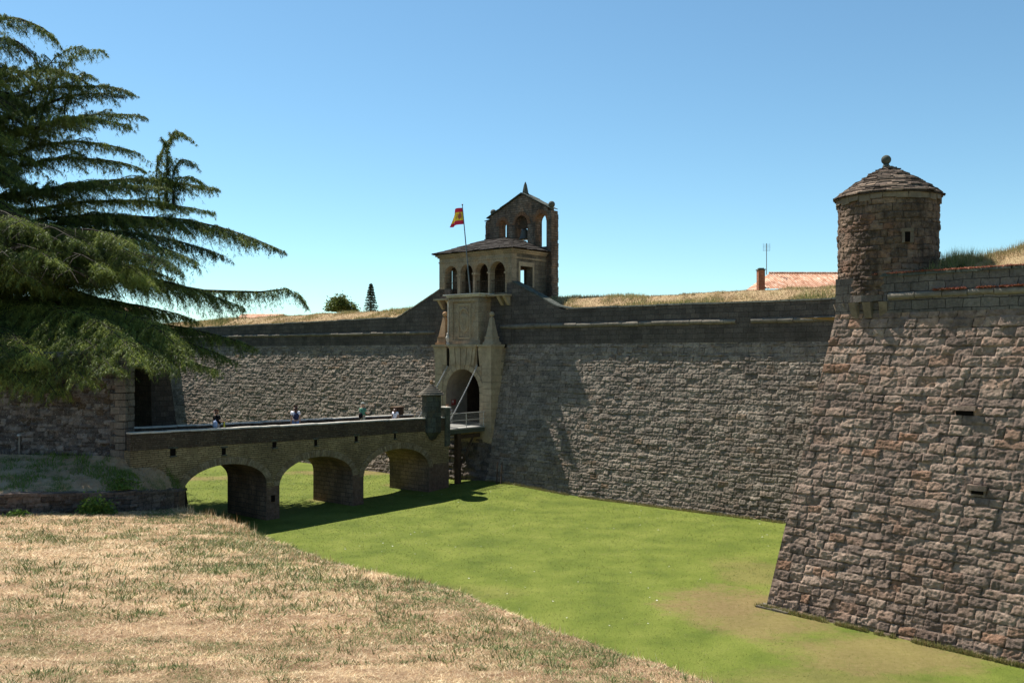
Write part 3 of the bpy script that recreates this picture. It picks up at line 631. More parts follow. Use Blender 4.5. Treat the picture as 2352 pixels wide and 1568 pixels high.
def slate_face(mb, a, b, c, d, rows, r, sw=.5, tone=None):
    a, b, c, d = map(Vector, (a, b, c, d)); n = (b-a).cross(d-a).normalized()
    if n.z < 0: n = -n
    for i in range(rows):
        p, q = i/rows, min(1.0, (i+1.6)/rows)
        l0, r0 = a.lerp(d, p), b.lerp(c, p); l1, r1 = a.lerp(d, q), b.lerp(c, q); L = (r0-l0).length; m = max(1, int(L/sw)); ed = [0]+sorted((k+r.uniform(-.3, .3))/m for k in range(1, m))+[1]
        for s, e in zip(ed[:-1], ed[1:]):
            j = r.uniform(-.05, .05); out = (l0-l1).normalized()*r.uniform(0, .09); t = r.uniform(.035, .075); lift = n*(.03+r.uniform(0, .03))
            B4 = [l0.lerp(r0, s)+out+lift, l0.lerp(r0, e)+out+lift, l1.lerp(r1, e), l1.lerp(r1, s)]
            mb.hexa(B4, [v+n*t+n*r.uniform(-.01, .01) for v in B4])
slate_face(mb, A, Bq, R2, R1, 8, rr); slate_face(mb, Bq, Cq, R2b, R2, 7, rr); slate_face(mb, Dq, A, R1, R1b, 7, rr); slate_face(mb, R1, R2, R2b, R1b, 4, rr)
mb.build('slate_roof', M_slate, gt, FR)

# balcony rail inside the loggia arches
mb = MB(); dr = DV+.2
for o in ops:
    mb.tube([(o[0], dr, ZF+.95), (o[1], dr, ZF+.95)], .025, 6)
    for i in range(9): u = o[0]+(o[1]-o[0])*(i+.5)/9; mb.tube([(u, dr, ZF+.02), (u, dr, ZF+.95)], .012, 5)
mb.split('balcony_rail', M_wood, gt, FR, lambda c: sum(c[0] > o[1] for o in ops))
# imposts
mb = MB()
for i, o in enumerate(ops):
    for s in (o[0], o[1]): mb.box(s-.07, s+.07, DV-.04, DV+gap-.05, o[3]-.12, o[3])
mb.split('impost', M_dress, gt, FR, lambda c: min(range(len(ops)*2), key=lambda i: abs(ops[i//2][i % 2]-c[0]) if i else abs(ops[0][0]-c[0]))//1 if False else round(c[0], 1))
# balcony consoles
for a, b, y in ((996, 1033, 686), (1104, 1167, 676)):
    ua, ub = FR.U(a, DV-.7), FR.U(b, DV-.7); zt = FR.Z((a+b)/2, y, DV-.7); ub = min(ub, G1+.05)
    mb = MB(); mb.box(ua, ub, DV-.75, DV-.03, zt-.12, zt); n = 2
    for i in range(n):
        u = ua+(ub-ua)*(.25+.5*i) if a < 1100 else ub-.25-.55*(1-i)
        mb.hexa([(u-.11, DV-.15, zt-.75), (u+.11, DV-.15, zt-.75), (u+.11, DV-.03, zt-.75), (u-.11, DV-.03, zt-.75)], [(u-.13, DV-.65, zt-.121), (u+.13, DV-.65, zt-.121), (u+.13, DV-.03, zt-.121), (u-.13, DV-.03, zt-.121)])
    mb.build('balcony_console', M_dress, gt, FR)

# portal
DP = .7; P0_, P1_ = FR.U(1001, DP), FR.U(1128, DP); Q0, Q1 = FR.U(1025, DP), FR.U(1102, DP); ZD = 3.95
ZC = FR.Z(1060, 799, DP); zap = FR.Z(1064, 847, DP)
mb = MB(); pierced(mb, P0_, P1_, ZD-1.2, lambda s: ZC-.0, DP, DP+2.2, [(Q0, Q1, ZD, zap-(Q1-Q0)/2*1.02, zap)], mU, mi_in=1)
mb.build('portal_wall', [M_gate, m_stone('plaster_jamb', (.20, .17, .14), (.30, .26, .21), 2)], gt, FR)
# rusticated quoins right and left, voussoirs, flat arch
mb = MB(); z = ZD-1.1; i = 0
while z < ZC-1.15:
    h = .46; a = .80 if i % 2 else .62
    mb.box(Q1+.28, P1_+.05, DP-.05, DP+(1.3 if i % 2 else 1.0), z+.015, z+h-.015, j=.006)
    if i % 2 == 0: pass
    mb.box(P0_-.05, Q0-.36, DP-.05, DP+.9, z+.015, z+h-.015, j=.006)
    z += h; i += 1
mb.split('quoin_column', M_dress, gt, FR, lambda c: c[0] > (Q0+Q1)/2)
mb = MB(); uc = (Q0+Q1)/2; hw = (Q1-Q0)/2; zs = zap-hw*1.02; n = 13
for i in range(n):
    a, b = math.pi*i/n+.012, math.pi*(i+1)/n-.012
    f = lambda q, R: (uc-math.cos(q)*(hw+R), zs+math.sin(q)*(hw*1.02+R))
    p = [f(a, 0.0), f(b, 0.0), f(b, .36), f(a, .36)]; mb.hexa([(x, DP+.02, z) for x, z in p], [(x, DP-.035, z) for x, z in p])
for s in (-1, 1):
    z = ZD
    while z < zs-.1: mb.box(*sorted((uc+s*hw, uc+s*(hw+.30))), DP-.033, DP+.02, z+.01, min(z+.45, zs)-.01); z += .45
mb.build('arch_ring', M_dress, gt, FR)
zl0, zl1 = FR.Z(1064, 838, DP), ZC-.0
mb = MB(); n = 9; A0, A1 = FR.U(1034, DP), FR.U(1094, DP)
for i in range(n):
    a, b = i/n, (i+1)/n; m = (A0+A1)/2; f = lambda q, k: m+(A0+(A1-A0)*q-m)*k
    p = [(f(a, .86)+.015, zl0), (f(b, .86)-.015, zl0), (f(b, 1.04)-.02, zl1), (f(a, 1.04)+.02, zl1)]; d = DP-(.14 if i % 2 else .10)
    mb.hexa([(x, DP+.01, z) for x, z in p], [(x, d, z) for x, z in p])
mb.build('flat_arch', M_dress, gt, FR)
mb = MB()
for u in (FR.U(1029.5, DP), FR.U(1099, DP)): mb.box(u-.10, u+.10, DP-.02, DP-.004, zl0-.1, zl1)
mb.split('chain_slot', M_void, gt, FR)
mb = MB()
for a, b in ((P0_-.14, FR.U(1026, DP)), (FR.U(1032, DP), FR.U(1096, DP)), (FR.U(1102, DP), P1_+.14)):
    mb.box(a, b, DP-.14, DP+1.22, ZC+.001, ZC+.10); mb.box(a-.08, b+.08, DP-.24, DP+1.22, ZC+.101, ZC+.24)
mb.split('portal_cornice', M_dress, gt, FR, lambda c: round(c[0], 1))
mb = MB()
for a, b in ((P0_-.02, FR.U(1026, DP)), (FR.U(1102, DP), P1_+.04)): mb.hexa([(a, DP-.03, zl0), (b, DP-.03, zl0), (b, DP+.9, zl0), (a, DP+.9, zl0)], [(a-.08, DP-.12, ZC), (b+.06, DP-.12, ZC), (b+.06, DP+1.1, ZC), (a-.08, DP+1.1, ZC)])
mb.split('pilaster_capital', M_dress, gt, FR)
# obelisks
for pa, pb, mt in ((1000, 1024, M_dress2), (1108, 1132, M_dress)):
    a, b = FR.U(pa, DP+.1), FR.U(pb, DP+.1); c = (a+b)/2; z0 = ZC+.24; z1 = FR.Z((pa+pb)/2, 722, DP+.5)
    h = z1-z0; r0 = (b-a)/2*.95; dc = DP+.55
    mb = MB()
    sq = lambda r, z: [(c-r, dc-r, z), (c+r, dc-r, z), (c+r, dc+r, z), (c-r, dc+r, z)]
    mb.hexa(sq(r0, z0), sq(r0, z0+.16)); mb.hexa(sq(r0*.84, z0+.161), sq(r0*.74, z0+h*.22)); mb.hexa(sq(r0*.80, z0+h*.22+.002), sq(r0*.80, z0+h*.26)); mb.hexa(sq(r0*.68, z0+h*.26+.002), sq(r0*.5, z0+h*.5))
    mb.hexa(sq(r0*.5, z0+h*.5+.002), sq(r0*.22, z0+h*.9)); rb = .19
    mb.lathe((c, dc, z0+h*.9), [(.08, 0)]+[(max(.01, rb*math.sin(math.pi*i/8)), .03+rb-rb*math.cos(math.pi*i/8)) for i in range(1, 9)], 12)
    mb.build('obelisk', mt, gt, FR)
# aedicule with a carved shield
DA = 1.1; a, b = FR.U(1034, DA), FR.U(1101, DA); z0 = ZC+.24; z1 = FR.Z(1068, 678, DA)
mb = MB(); mb.box(a, b, DA, DV-.03, z0, z1)
mb.box(a-.10, b+.10, DA-.08, DV-.03, z0, z0+.30); mb.box(a+.003, a+.34, DA-.10, DA, z0+.301, z1-.45); mb.box(b-.34, b-.003, DA-.10, DA, z0+.301, z1-.45)
mb.box(a-.06, b+.06, DA-.14, DV-.03, z1-.45, z1-.3); mb.box(a+.05, b-.05, DA-.06, DA, z1-.299, z1-.1)
mb.build('aedicule', M_gate, gt, FR)
mb = MB(); mb.box(a-.35, b+.35, DA-.40, DV+.05, z1, z1+.10, j=.02); mb.box(a-.18, b+.18, DA-.24, DV-.03, z1-.12, z1-.001); mb.build('aedicule_cornice', M_cope, gt, FR)
mb = MB(); cu = (a+b)/2; pz0, pz1 = z0+.42, z1-.62
for k in ((cu-.62, cu-.52, pz0, pz1), (cu+.52, cu+.62, pz0, pz1), (cu-.52, cu+.52, pz1-.1, pz1), (cu-.52, cu+.52, pz0, pz0+.1)): mb.box(k[0], k[1], DA-.05, DA, k[2], k[3])
cz = (pz0+pz1)/2; hh = (pz1-pz0)/2
pts = [(.0, -.72), (.22, -.62), (.36, -.38), (.40, 0), (.38, .38), (.2, .44), (0, .40), (-.2, .44), (-.38, .38), (-.40, 0), (-.36, -.38), (-.22, -.62)]
R_ = [(cu+x, DA-.06, cz+z*hh*.9) for x, z in pts]; Bk = [(cu+x*1.08, DA, cz+z*hh*.9*1.03) for x, z in pts]; n = len(pts)
mb.add(R_+Bk, [tuple(range(n))[::-1]]+[(i, (i+1) % n, n+(i+1) % n, n+i) for i in range(n)])
for r0, w in ((.30, .03), (.17, .03)):
    for i in range(n):
        x0, zz0 = pts[i]; x1, zz1 = pts[(i+1) % n]; s = r0/.4; mb.tube([(cu+x0*s, DA-.07, cz+zz0*s*hh*.9), (cu+x1*s, DA-.07, cz+zz1*s*hh*.9)], .02, 5)
mb.tube([(cu-.36, DA-.05, cz+.47*hh), (cu-.26, DA-.08, cz+.66*hh), (cu, DA-.10, cz+.74*hh), (cu+.26, DA-.08, cz+.66*hh), (cu+.36, DA-.05, cz+.47*hh)], .045, 6)
mb.build('carved_shield', M_dress, gt, FR)
mb = MB(); uu = a-.14; mb.tube([(uu, DA-.05, z0), (uu, DA-.05, z1-.4)], .05, 6)
mb.lathe((uu-.02, DA-.08, z0), [(.17, 0), (.17, .12), (.10, .15), (.16, .4), (.17, .5), (.08, .7), (.10, .78), (.05, .85)], 12); mb.build('side_baluster', M_cope, gt, FR)
# passage: dark interior and door
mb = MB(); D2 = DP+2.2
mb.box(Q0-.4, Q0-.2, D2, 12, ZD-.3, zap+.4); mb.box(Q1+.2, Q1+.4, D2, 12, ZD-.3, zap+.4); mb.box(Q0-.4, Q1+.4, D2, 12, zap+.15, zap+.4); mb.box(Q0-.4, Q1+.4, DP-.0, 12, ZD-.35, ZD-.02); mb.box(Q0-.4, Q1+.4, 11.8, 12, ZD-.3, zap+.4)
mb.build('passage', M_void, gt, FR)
mb = MB()
for s, hu in ((Q0-.18, 1), (Q1+.18, -1)): mb.box(*sorted((s, s+hu*.09)), D2+.05, D2+1.5, ZD, zap)
mb.split('door_leaf', M_wood, gt, FR)
# base under the doorway
wall_face('gate_base', FR, P0_-.1, P1_+.1, -.2, ZD-.9, BAT, .06, 15, M_low, gt)
mb = MB(); mb.box(P0_, P1_, .95, DP+2.0, ZD-1.25, ZD-.36); mb.build('threshold', M_side, gt, FR)
# sign on the left jamb
uj = Q0; da, db = FR.D(1036.5, uj), FR.D(1046.5, uj); z0, z1 = FR.Zu(1041, 930, uj), FR.Zu(1041, 917, uj)
sg = thing('sign', FR, uj, (da+db)/2, z0, 'small dark red square sign on the left jamb of the doorway', 'sign')
mb = MB(); mb.box(uj+.004, uj+.03, da, db, z0, z1); mb.build('plate', m_plain('sign_red', (.24, .035, .03), .4), sg, FR)
mb = MB(); x = da+(db-da)*.12; ww = (db-da)*.36; zz = z0+(z1-z0)*.38; h = (z1-z0)*.45
mb.box(uj+.031, uj+.036, x, x+ww*.22, zz, zz+h); mb.box(uj+.031, uj+.036, x+ww*.78, x+ww, zz, zz+h); mb.box(uj+.031, uj+.036, x+ww*.22, x+ww*.78, zz+h*.78, zz+h)
mb.build('white_symbol', m_plain('sign_white', (.75, .72, .68)), sg, FR)

# flag and flagpole
dF = DV-.55; b_ = Vector((FR.U(1080, dF), dF, FR.Z(1080, 672, dF))); t__ = Vector((FR.U(1062, dF), dF, FR.Z(1062, 472, dF)))
mb = MB(); mb.tube([b_, b_.lerp(t__, .5), t__], [.05, .042, .03], 8); mb.lathe(tuple(t__), [(.03, 0), (.06, .04), (.05, .1), (.01, .13)], 8)
tag(mb.build('flagpole', M_metal, None, FR), 'thin grey flagpole leaning out from the balcony above the gate', 'flagpole')
ft = t__.lerp(b_, .03); fb = t__.lerp(b_, .215); nu_, nv_ = 26, 16; vs = []; fs = []; ms = []
dF2 = dF
def PF(px, py, d): return Vector((FR.U(px, d), d, FR.Z(px, py, d)))
c00, c10, c11, c01 = ft, PF(1042, 489, dF-.5), PF(1031, 522, dF-.4), fb
for j in range(nv_+1):
    v = j/nv_
    for i in range(nu_+1):
        u = i/nu_; top_ = c00.lerp(c10, u); top_.z += .16*math.sin(math.pi*u); bot_ = c01.lerp(c11, u); bot_.z += .03*math.sin(2*math.pi*u)
        p = top_.lerp(bot_, v); p.y += .16*math.sin(u*7.5+v*1.4)*min(1, u*2.5); p.x += .05*math.sin(u*7.5+v*2+1)*min(1, u*2)*0
        vs.append(p)
for j in range(nv_):
    for i in range(nu_): fs.append((j*(nu_+1)+i, j*(nu_+1)+i+1, (j+1)*(nu_+1)+i+1, (j+1)*(nu_+1)+i)); ms.append(0 if (j < nv_/4 or j >= nv_*3/4) else 1)
fl = MB(); fl.v = [tuple(p) for p in vs]; fl.f = fs; fl.m = ms
MR = m_plain('flag_red', (.60, .015, .06), .6); MY = m_plain('flag_yellow', (.86, .58, .04), .6)
flo = thing('flag', FR, ft.x, ft.y, ft.z, 'red and yellow striped flag with a crest, blowing from the pole on the gatehouse', 'flag')
fl.build('cloth', [MR, MY], flo, FR, True)
def onflag(u, v, off=.012):
    top_ = c00.lerp(c10, u); top_.z += .16*math.sin(math.pi*u); bot_ = c01.lerp(c11, u); p = top_.lerp(bot_, v); p.y += .16*math.sin(u*7.5+v*1.4)*min(1, u*2.5)-off; return p
mb = MB()
for s in (-1, 1):
    mb.add([onflag(.30+x, .5+y, s*.014) for x, y in ((-.08, -.14), (.08, -.14), (.09, .05), (.0, .17), (-.09, .05))], [(0, 1, 2, 3, 4)])
    mb.add([onflag(.30+x, .5+y, s*.014) for x, y in ((-.06, -.23), (0, -.20), (.06, -.23), (.05, -.15), (-.05, -.15))], [(0, 1, 2, 3, 4)])
    for q in (-.14, .12): mb.add([onflag(.30+q+x, .5+y, s*.014) for x, y in ((0, -.14), (.025, -.14), (.025, .13), (0, .13))], [(0, 1, 2, 3)])
mb.build('crest', m_plain('crest_red', (.42, .12, .08)), flo, FR)
mb = MB()
for s in (-1, 1): mb.add([onflag(.30+x, .5+y, s*.02) for x, y in ((0, -.12), (.06, -.12), (.06, .0), (0, .0))], [(0, 1, 2, 3)]); mb.add([onflag(.30+x, .5+y, s*.02) for x, y in ((-.07, 0), (0, 0), (0, .1), (-.05, .07))], [(0, 1, 2, 3)])
mb.build('crest_field', m_plain('crest_pale', (.75, .66, .62)), flo, FR)

# ---------------------------------------------------------------- bridge
UN, UF = -3.7, -7.4; DL, DR = FR.D(299, UN), FR.D(1031, UN)
ptop = lambda d: float(np.interp(d, [-24.5, -16.4, -5.3, -2.5], [5.2, 5.04, 4.86, 4.80]))
deck = lambda d: ptop(d)-.85
br = thing('stone_bridge', FR, (UN+UF)/2, -14, 0, 'old three-arched stone bridge crossing the moat to the gate', 'bridge')
arches = []
for a, b, zs, za in ((420, 612, 2.0, 3.24), (642, 810, 1.8, 3.12), (835, 985, 1.65, 3.08)):
    arches.append((FR.D(a, UN), FR.D(b, UN), -.3, zs, za))
mb = MB(); pierced(mb, DL, DR, -.3, lambda d: deck(d)-.02, UN, UF, arches, mD, list(np.linspace(DL, DR, 30)), mi_in=1)
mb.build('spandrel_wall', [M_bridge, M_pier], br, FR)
mb = MB(); mb.quad((UN-.35, DL-.1, deck(DL)), (UN-.35, DR, deck(DR)), (UF+.35, DR, deck(DR)), (UF+.35, DL-.1, deck(DL))); mb.build('roadway', M_side, br, FR)
for s, (ua, ub) in enumerate(((UN-.36, UN+.02), (UF-.02, UF+.36))):
    mb = MB(); pierced(mb, DL, DR, 0, lambda d: ptop(d)-.06, ub if s == 0 else ua, ua if s == 0 else ub, [], mD, list(np.linspace(DL, DR, 60)), z0f=lambda d: deck(d)-.02)
    pp = mb.build('parapet', M_para, br, FR)
    mb = MB(); d = DL; rr = random.Random(20+s)
    while d < DR:
        e = min(d+rr.uniform(.45, 1.1), DR); j = rr.uniform(-.012, .012); o = rr.uniform(.02, .06)
        mb.hexa([(ua-o, d+.005, ptop(d)-.06+j), (ub+o, d+.005, ptop(d)-.06+j), (ub+o, e-.005, ptop(e)-.06+j), (ua-o, e-.005, ptop(e)-.06+j)], [(ua-o+.02, d+.005, ptop(d)+.01+j), (ub+o-.02, d+.005, ptop(d)+.01+j), (ub+o-.02, e-.005, ptop(e)+.01+j), (ua-o+.02, e-.005, ptop(e)+.01+j)]); d = e
    mb.build('coping', M_cope, pp, FR)
# arch rings of thin voussoirs
for o in arches:
    V_ = []; F_ = []; tn = []; c = (o[0]+o[1])/2; h = (o[1]-o[0])/2; n = 58
    mb = MB(); rr = random.Random(int(c*10))
    for i in range(n):
        a, b = math.pi*i/n+.004, math.pi*(i+1)/n-.006; R = .36+rr.uniform(-.02, .02)
        f = lambda q, R: (c-math.cos(q)*(h+R), o[3]+math.sin(q)*(o[4]-o[3]+R))
        p = [f(a, 0.0), f(b, 0.0), f(b, R), f(a, R)]; u = UN+rr.uniform(.02, .05)
        mb.hexa([(UN-.05, d, z) for d, z in p], [(u, d, z) for d, z in p]); tn += [rr.random()]*8
    ob = mb.build('arch_ring', M_ring, br, FR); at = ob.data.attributes.new('tone', 'FLOAT', 'POINT'); at.data.foreach_set('value', tn); at = ob.data.attributes.new('joint', 'FLOAT', 'POINT'); at.data.foreach_set('value', [1.0]*len(tn))
# drain openings
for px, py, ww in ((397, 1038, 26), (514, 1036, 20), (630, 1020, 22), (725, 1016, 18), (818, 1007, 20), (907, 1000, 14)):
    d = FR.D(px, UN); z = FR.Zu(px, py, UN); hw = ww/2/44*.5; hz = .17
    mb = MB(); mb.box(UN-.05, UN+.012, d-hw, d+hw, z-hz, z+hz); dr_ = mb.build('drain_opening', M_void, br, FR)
    mb = MB(); mb.box(UN-.02, UN+.07, d-hw-.08, d+hw+.08, z+hz, z+hz+.08, j=.01); mb.box(UN-.02, UN+.10, d-hw-.03, d+hw+.03, z-hz-.07, z-hz, j=.01); mb.split('drain_stone', M_dark, dr_, FR)
# small dark hole + white patch on the first pier
mb = MB(); d0 = FR.D(627, UN); mb.box(UN-.05, UN+.012, d0-.12, d0+.12, 1.1-.15+.0, 1.3); mb.build('putlog_hole', M_void, br, FR)
# end pillar and sentry box
mb = MB(); mb.box(UN-.45, UN+.10, DR-.42, DR+.03, 2.9, 5.38, j=.02); pl = mb.build('end_pillar', M_dark, br, FR)
mb = MB(); mb.box(UN-.5, UN+.15, DR-.5, DR+.07, 5.38, 5.47, j=.01); mb.build('pillar_cap', M_cope, pl, FR)
ds_ = FR.D(995, UN+.1); zr = FR.Zu(995, 905, UN); z_bot = FR.Zu(995, 992, UN)
sb = thing('sentry_box', FR, UN, ds_, z_bot, 'small dark mossy sentry box with stepped conical roof at the gate end of the bridge', 'sentry box')
R0 = .66; mb = MB(); cc = (UN-.05, ds_, 0)
prof = [(.05, z_bot-.55), (.30, z_bot-.42), (.42, z_bot-.22), (R0*.97, z_bot), (R0, z_bot+.02), (R0, zr-.05)]
mb.lathe(cc, prof, 8, a0=math.pi/8, jr=.015); mb.build('drum', m_ashlar('sentry_stone', (.05, .06, .055), (.10, .115, .10), (.03, .03, .03), .5, .33, .012, st_amt=.5, warm=(.10, .09, .06)), sb, FR)
zt = zr-.05; rs = [.84, .74, .60, .46, .33, .20]; mb = MB()
for i, r in enumerate(rs): mb.lathe((cc[0], cc[1], zt), [(r*.9, 0), (r, .02), (r*.96, .10), (r*.8, .11)], 20, jr=.01); zt += .112
mb.build('stepped_roof', M_cord, sb, FR)
mb = MB(); mb.lathe((cc[0], cc[1], zt-.01), [(.09, 0), (.06, .06)]+[(max(.01, .11*math.sin(math.pi*i/8)), .17-.11*math.cos(math.pi*i/8)) for i in range(1, 9)], 12); mb.build('finial_ball', M_dress2, sb, FR, True)

# drawbridge
zd = 3.98
db_ = thing('drawbridge', FR, -5.6, -1, zd, 'short steel drawbridge deck with mesh railings in front of the doorway', 'drawbridge')
mb = MB(); mb.box(UF+.6, UN-.2, DR+.052, DP-.06, zd-.36, zd-.10); mb.build('deck_beam', m_plain('green_grey_steel', (.10, .12, .10), .5, .2), db_, FR)
mb = MB(); mb.box(UF+.5, UN-.12, DR+.055, DP-.07, zd-.098, zd-.0); mb.build('deck_edge', M_galv, db_, FR)
for u in (UN-.16, UF+.55):
    mb = MB()
    for z, r in ((zd+.98, .03), (zd+.52, .02), (zd+.12, .02)): mb.tube([(u, DR+.1, z), (u, DP-.1, z)], r, 6)
    for i in range(3): d = DR+.12+(DP-.22-DR-.12)*i/2; mb.tube([(u, d, zd), (u, d, zd+.98)], .022, 6)
    for i in range(32): d = DR+.12+(DP-.22-DR-.12)*i/31; mb.tube([(u, d, zd+.12), (u, d, zd+.98)], .005, 4, False)
    for i in range(8): z = zd+.12+.86*i/8; mb.tube([(u, DR+.12, z), (u, DP-.1, z)], .004, 4, False)
    mb.build('railing', M_galv, db_, FR)
for u in (UN-.5, UF+1.0):
    mb = MB(); mb.box(u-.16, u+.16, -1.9, -1.55, -.2, zd-.365); mb.box(u-.10, u+.10, -1.9, .4, zd-.75, zd-.5); mb.build('support_post', M_wood, db_, FR)
mb = MB(); mb.tube([(UN-.5, -1.6, 1.2), (UN-.5, -.1, zd-.5)], .07, 6); mb.tube([(UF+1.0, -1.6, 1.2), (UF+1.0, -.1, zd-.5)], .07, 6); mb.split('brace', M_wood, db_, FR)
def chain(a, b, sag, label):
    mb = MB(); a, b = Vector(a), Vector(b); L = (b-a).length; n = int(L/.10)
    for i in range(n):
        t = (i+.5)/n; p = a.lerp(b, t); p.z -= sag*4*t*(1-t); dr = (b-a).normalized(); si = dr.cross(Vector((0, 0, 1))).normalized(); up = si.cross(dr)
        q = si if i % 2 else up; pts = [p+dr*math.cos(x)*.075+q*math.sin(x)*.04 for x in [2*math.pi*k/8 for k in range(9)]]
        mb.tube(pts, .016, 5, False)
    return tag(mb.build('chain', M_galv, None, FR), label, 'chain', 'drawbridge chains')
chain((UN-.2, DR+.25, zd+.5), (FR.U(1097, DP), DP-.03, zl0), .12, 'heavy pale chain sloping across the dark doorway from drawbridge corner to lintel')
chain((UF+.5, DR+.25, zd+.5), (FR.U(1028, DP), DP-.03, zl0-.1), .12, 'thin chain rising behind the sentry box roof to the left lintel slot')
# wooden box and rail on the far parapet
dq = FR.D(911, UF+.1); zz = ptop(dq)
bx = thing('wooden_box', FR, UF, dq, zz, 'brown wooden box with overhanging lid by the far parapet beside the girl', 'box')
hw = .40
mb = MB(); mb.hexa([(UF-.1, dq-hw+.07, zz-.1), (UF+.38, dq-hw+.07, zz-.1), (UF+.38, dq+hw-.07, zz-.1), (UF-.1, dq+hw-.07, zz-.1)], [(UF-.12, dq-hw, zz+.50), (UF+.40, dq-hw, zz+.50), (UF+.40, dq+hw, zz+.50), (UF-.12, dq+hw, zz+.50)]); mb.build('crate', M_wood, bx, FR)
mb = MB(); mb.box(UF-.17, UF+.45, dq-hw-.06, dq+hw+.06, zz+.50, zz+.56); mb.build('lid', m_stone('box_lid', (.14, .09, .06), (.24, .17, .12), 6), bx, FR)
mb = MB()
for z in (.20, .0): mb.tube([(UF+.15, dq+.6, zz+z), (UF+.15, DR, zz+z-.02)], .022, 6)
for i in range(4): d = dq+.7+(DR-dq-.8)*i/3; mb.tube([(UF+.15, d, zz-.1), (UF+.15, d, zz+.2)], .018, 6)
tag(mb.build('hand_rail', M_galv, None, FR), 'low metal handrail on the far parapet between wooden box and sentry box', 'handrail')
# plank ladders leaning near the gate base
for i, (px, dd) in enumerate(((1137, -.55), (1147, -.5))):
    u = FR.U(px, dd); mb = MB(); mb.tube([(u+.25, dd-.15, .1), (u-.15, dd+.45, 1.7)], .045, 6)
    tag(mb.build('wooden_pole', M_wood, None, FR), ('left one of two dark poles leaning on the wall right of the gate', 'right one of two dark poles leaning on the wall right of the gate')[i], 'pole', 'leaning poles')

# ---------------------------------------------------------------- right bastion
BB = .18; BZ = 10.35; BD = BB*BZ
cor = lambda z: (1.337*BB*z, .037*BB*z)
bt = thing('right_bastion', BA, 0, 0, 0, 'large reddish grey battered bastion filling the right side of the view', 'bastion')
res = .03; us = np.arange(0, 14, res); zs = np.arange(-.3, BZ+res, res); zs[-1] = BZ
Ug, Vg = np.meshgrid(us, zs); h, t1, t2, jt = masonry(Ug, Vg, 33, ch=(.26, .36), sw=(.25, .72), off=.011, rough=.021, joint=.015)
h = h*np.clip((BZ-Vg)/.04, 0, 1)
# the arris leans back: u measured from the leaning corner
nrm = (BA.w[0]*1.337*BB+BA.w[1]*.037*BB)
Uw = Ug+nrm*Vg; Dw = BB*Vg-h*np.clip(Ug/.12, 0, 1)
orange = soft(Vg, 6.5, 10.2)*soft(fbm(Ug*.5, Vg*.7, 50), .35, .6)
t2 = np.clip(t2*.8+orange*.35, 0, 1)
P = np.stack([BA.o[0]+Uw*BA.w[0]+Dw*BA.g[0], BA.o[1]+Uw*BA.w[1]+Dw*BA.g[1], Vg], -1)
grid_obj('rubble_face', P, M_bast, bt, {'tone': t1, 'tone2': t2, 'joint': jt})
# flank (turned away from the camera) and upper wall
FK = Fr((BA.o[0], BA.o[1]), (-FR.g[0], -FR.g[1]))     # u runs back toward the corner
us = np.append(np.arange(-16, 0, .06), 0.0); Ug, Vg = np.meshgrid(us, np.arange(-.3, BZ, .06)); h, t1, t2, jt = masonry(Ug, Vg, 34, ch=(.26, .36), sw=(.3, .75))
nf2 = -(FR.g[0]*1.337*BB+FR.g[1]*.037*BB)
Uw = Ug+nf2*Vg; Dw = BB*Vg-h*np.clip((-Ug)/.2, 0, 1); P = np.stack([FK.o[0]+Uw*FK.w[0]+Dw*FK.g[0], FK.o[1]+Uw*FK.w[1]+Dw*FK.g[1], Vg], -1)
grid_obj('flank_face', P, M_bast, bt, {'tone': t1, 'tone2': t2, 'joint': jt})
cu = cor(BZ); ctop = (BA.o[0]+cu[0], BA.o[1]+cu[1])
FB = Fr(ctop, BA.w); zcb = BA.Z(2200, 672, BD-.1); ztb = BA.Z(2200, 624, BD)
M_bup = m_ashlar('bastion_upper_ashlar', (.15, .132, .12), (.23, .205, .18), (.06, .052, .048), .55, .30, .012, st_amt=.55, bumps=1.0)
mb = MB(); gx = [FR.g[0]*14+ctop[0], FR.g[1]*14+ctop[1]]
i0 = FB.M.inverted() @ Vector((gx[0], gx[1], 0))
mb.hexa([(0, 0, BZ), (13, 0, BZ), (13, .9, BZ), (.6, .9, BZ)], [(0, 0, ztb), (13, 0, ztb), (13, .9, ztb), (.6, .9, ztb)])
mb.hexa([(0, 0.001, BZ), (.6, .9, BZ), (i0.x+.9, i0.y, BZ), (i0.x, i0.y, BZ)], [(0, 0.001, ztb), (.6, .9, ztb), (i0.x+.9, i0.y, ztb), (i0.x, i0.y, ztb)])
mb.build('upper_wall', M_bup, bt, FB)
cordon('cordon', FB, 1.9, 13, zcb, 0.02, bt, .11, (), 8)
coping('coping', FB, (1.5, 13), lambda u: ztb, 0, .9, .10, bt, M_dark, over=.06, seed=9, L=(.5, 1.0))
# footing
mb = MB(); n = 16; rr = random.Random(3)
for i in range(3): u = -.25+i*.62; mb.box(u, u+.6, -.16-rr.uniform(.04, .14) if i < 2 else -.02-rr.uniform(.0, .08), .3, -.2, .05+rr.uniform(0, .03), j=.02)
mb.build('footing', M_cord, bt, BA)
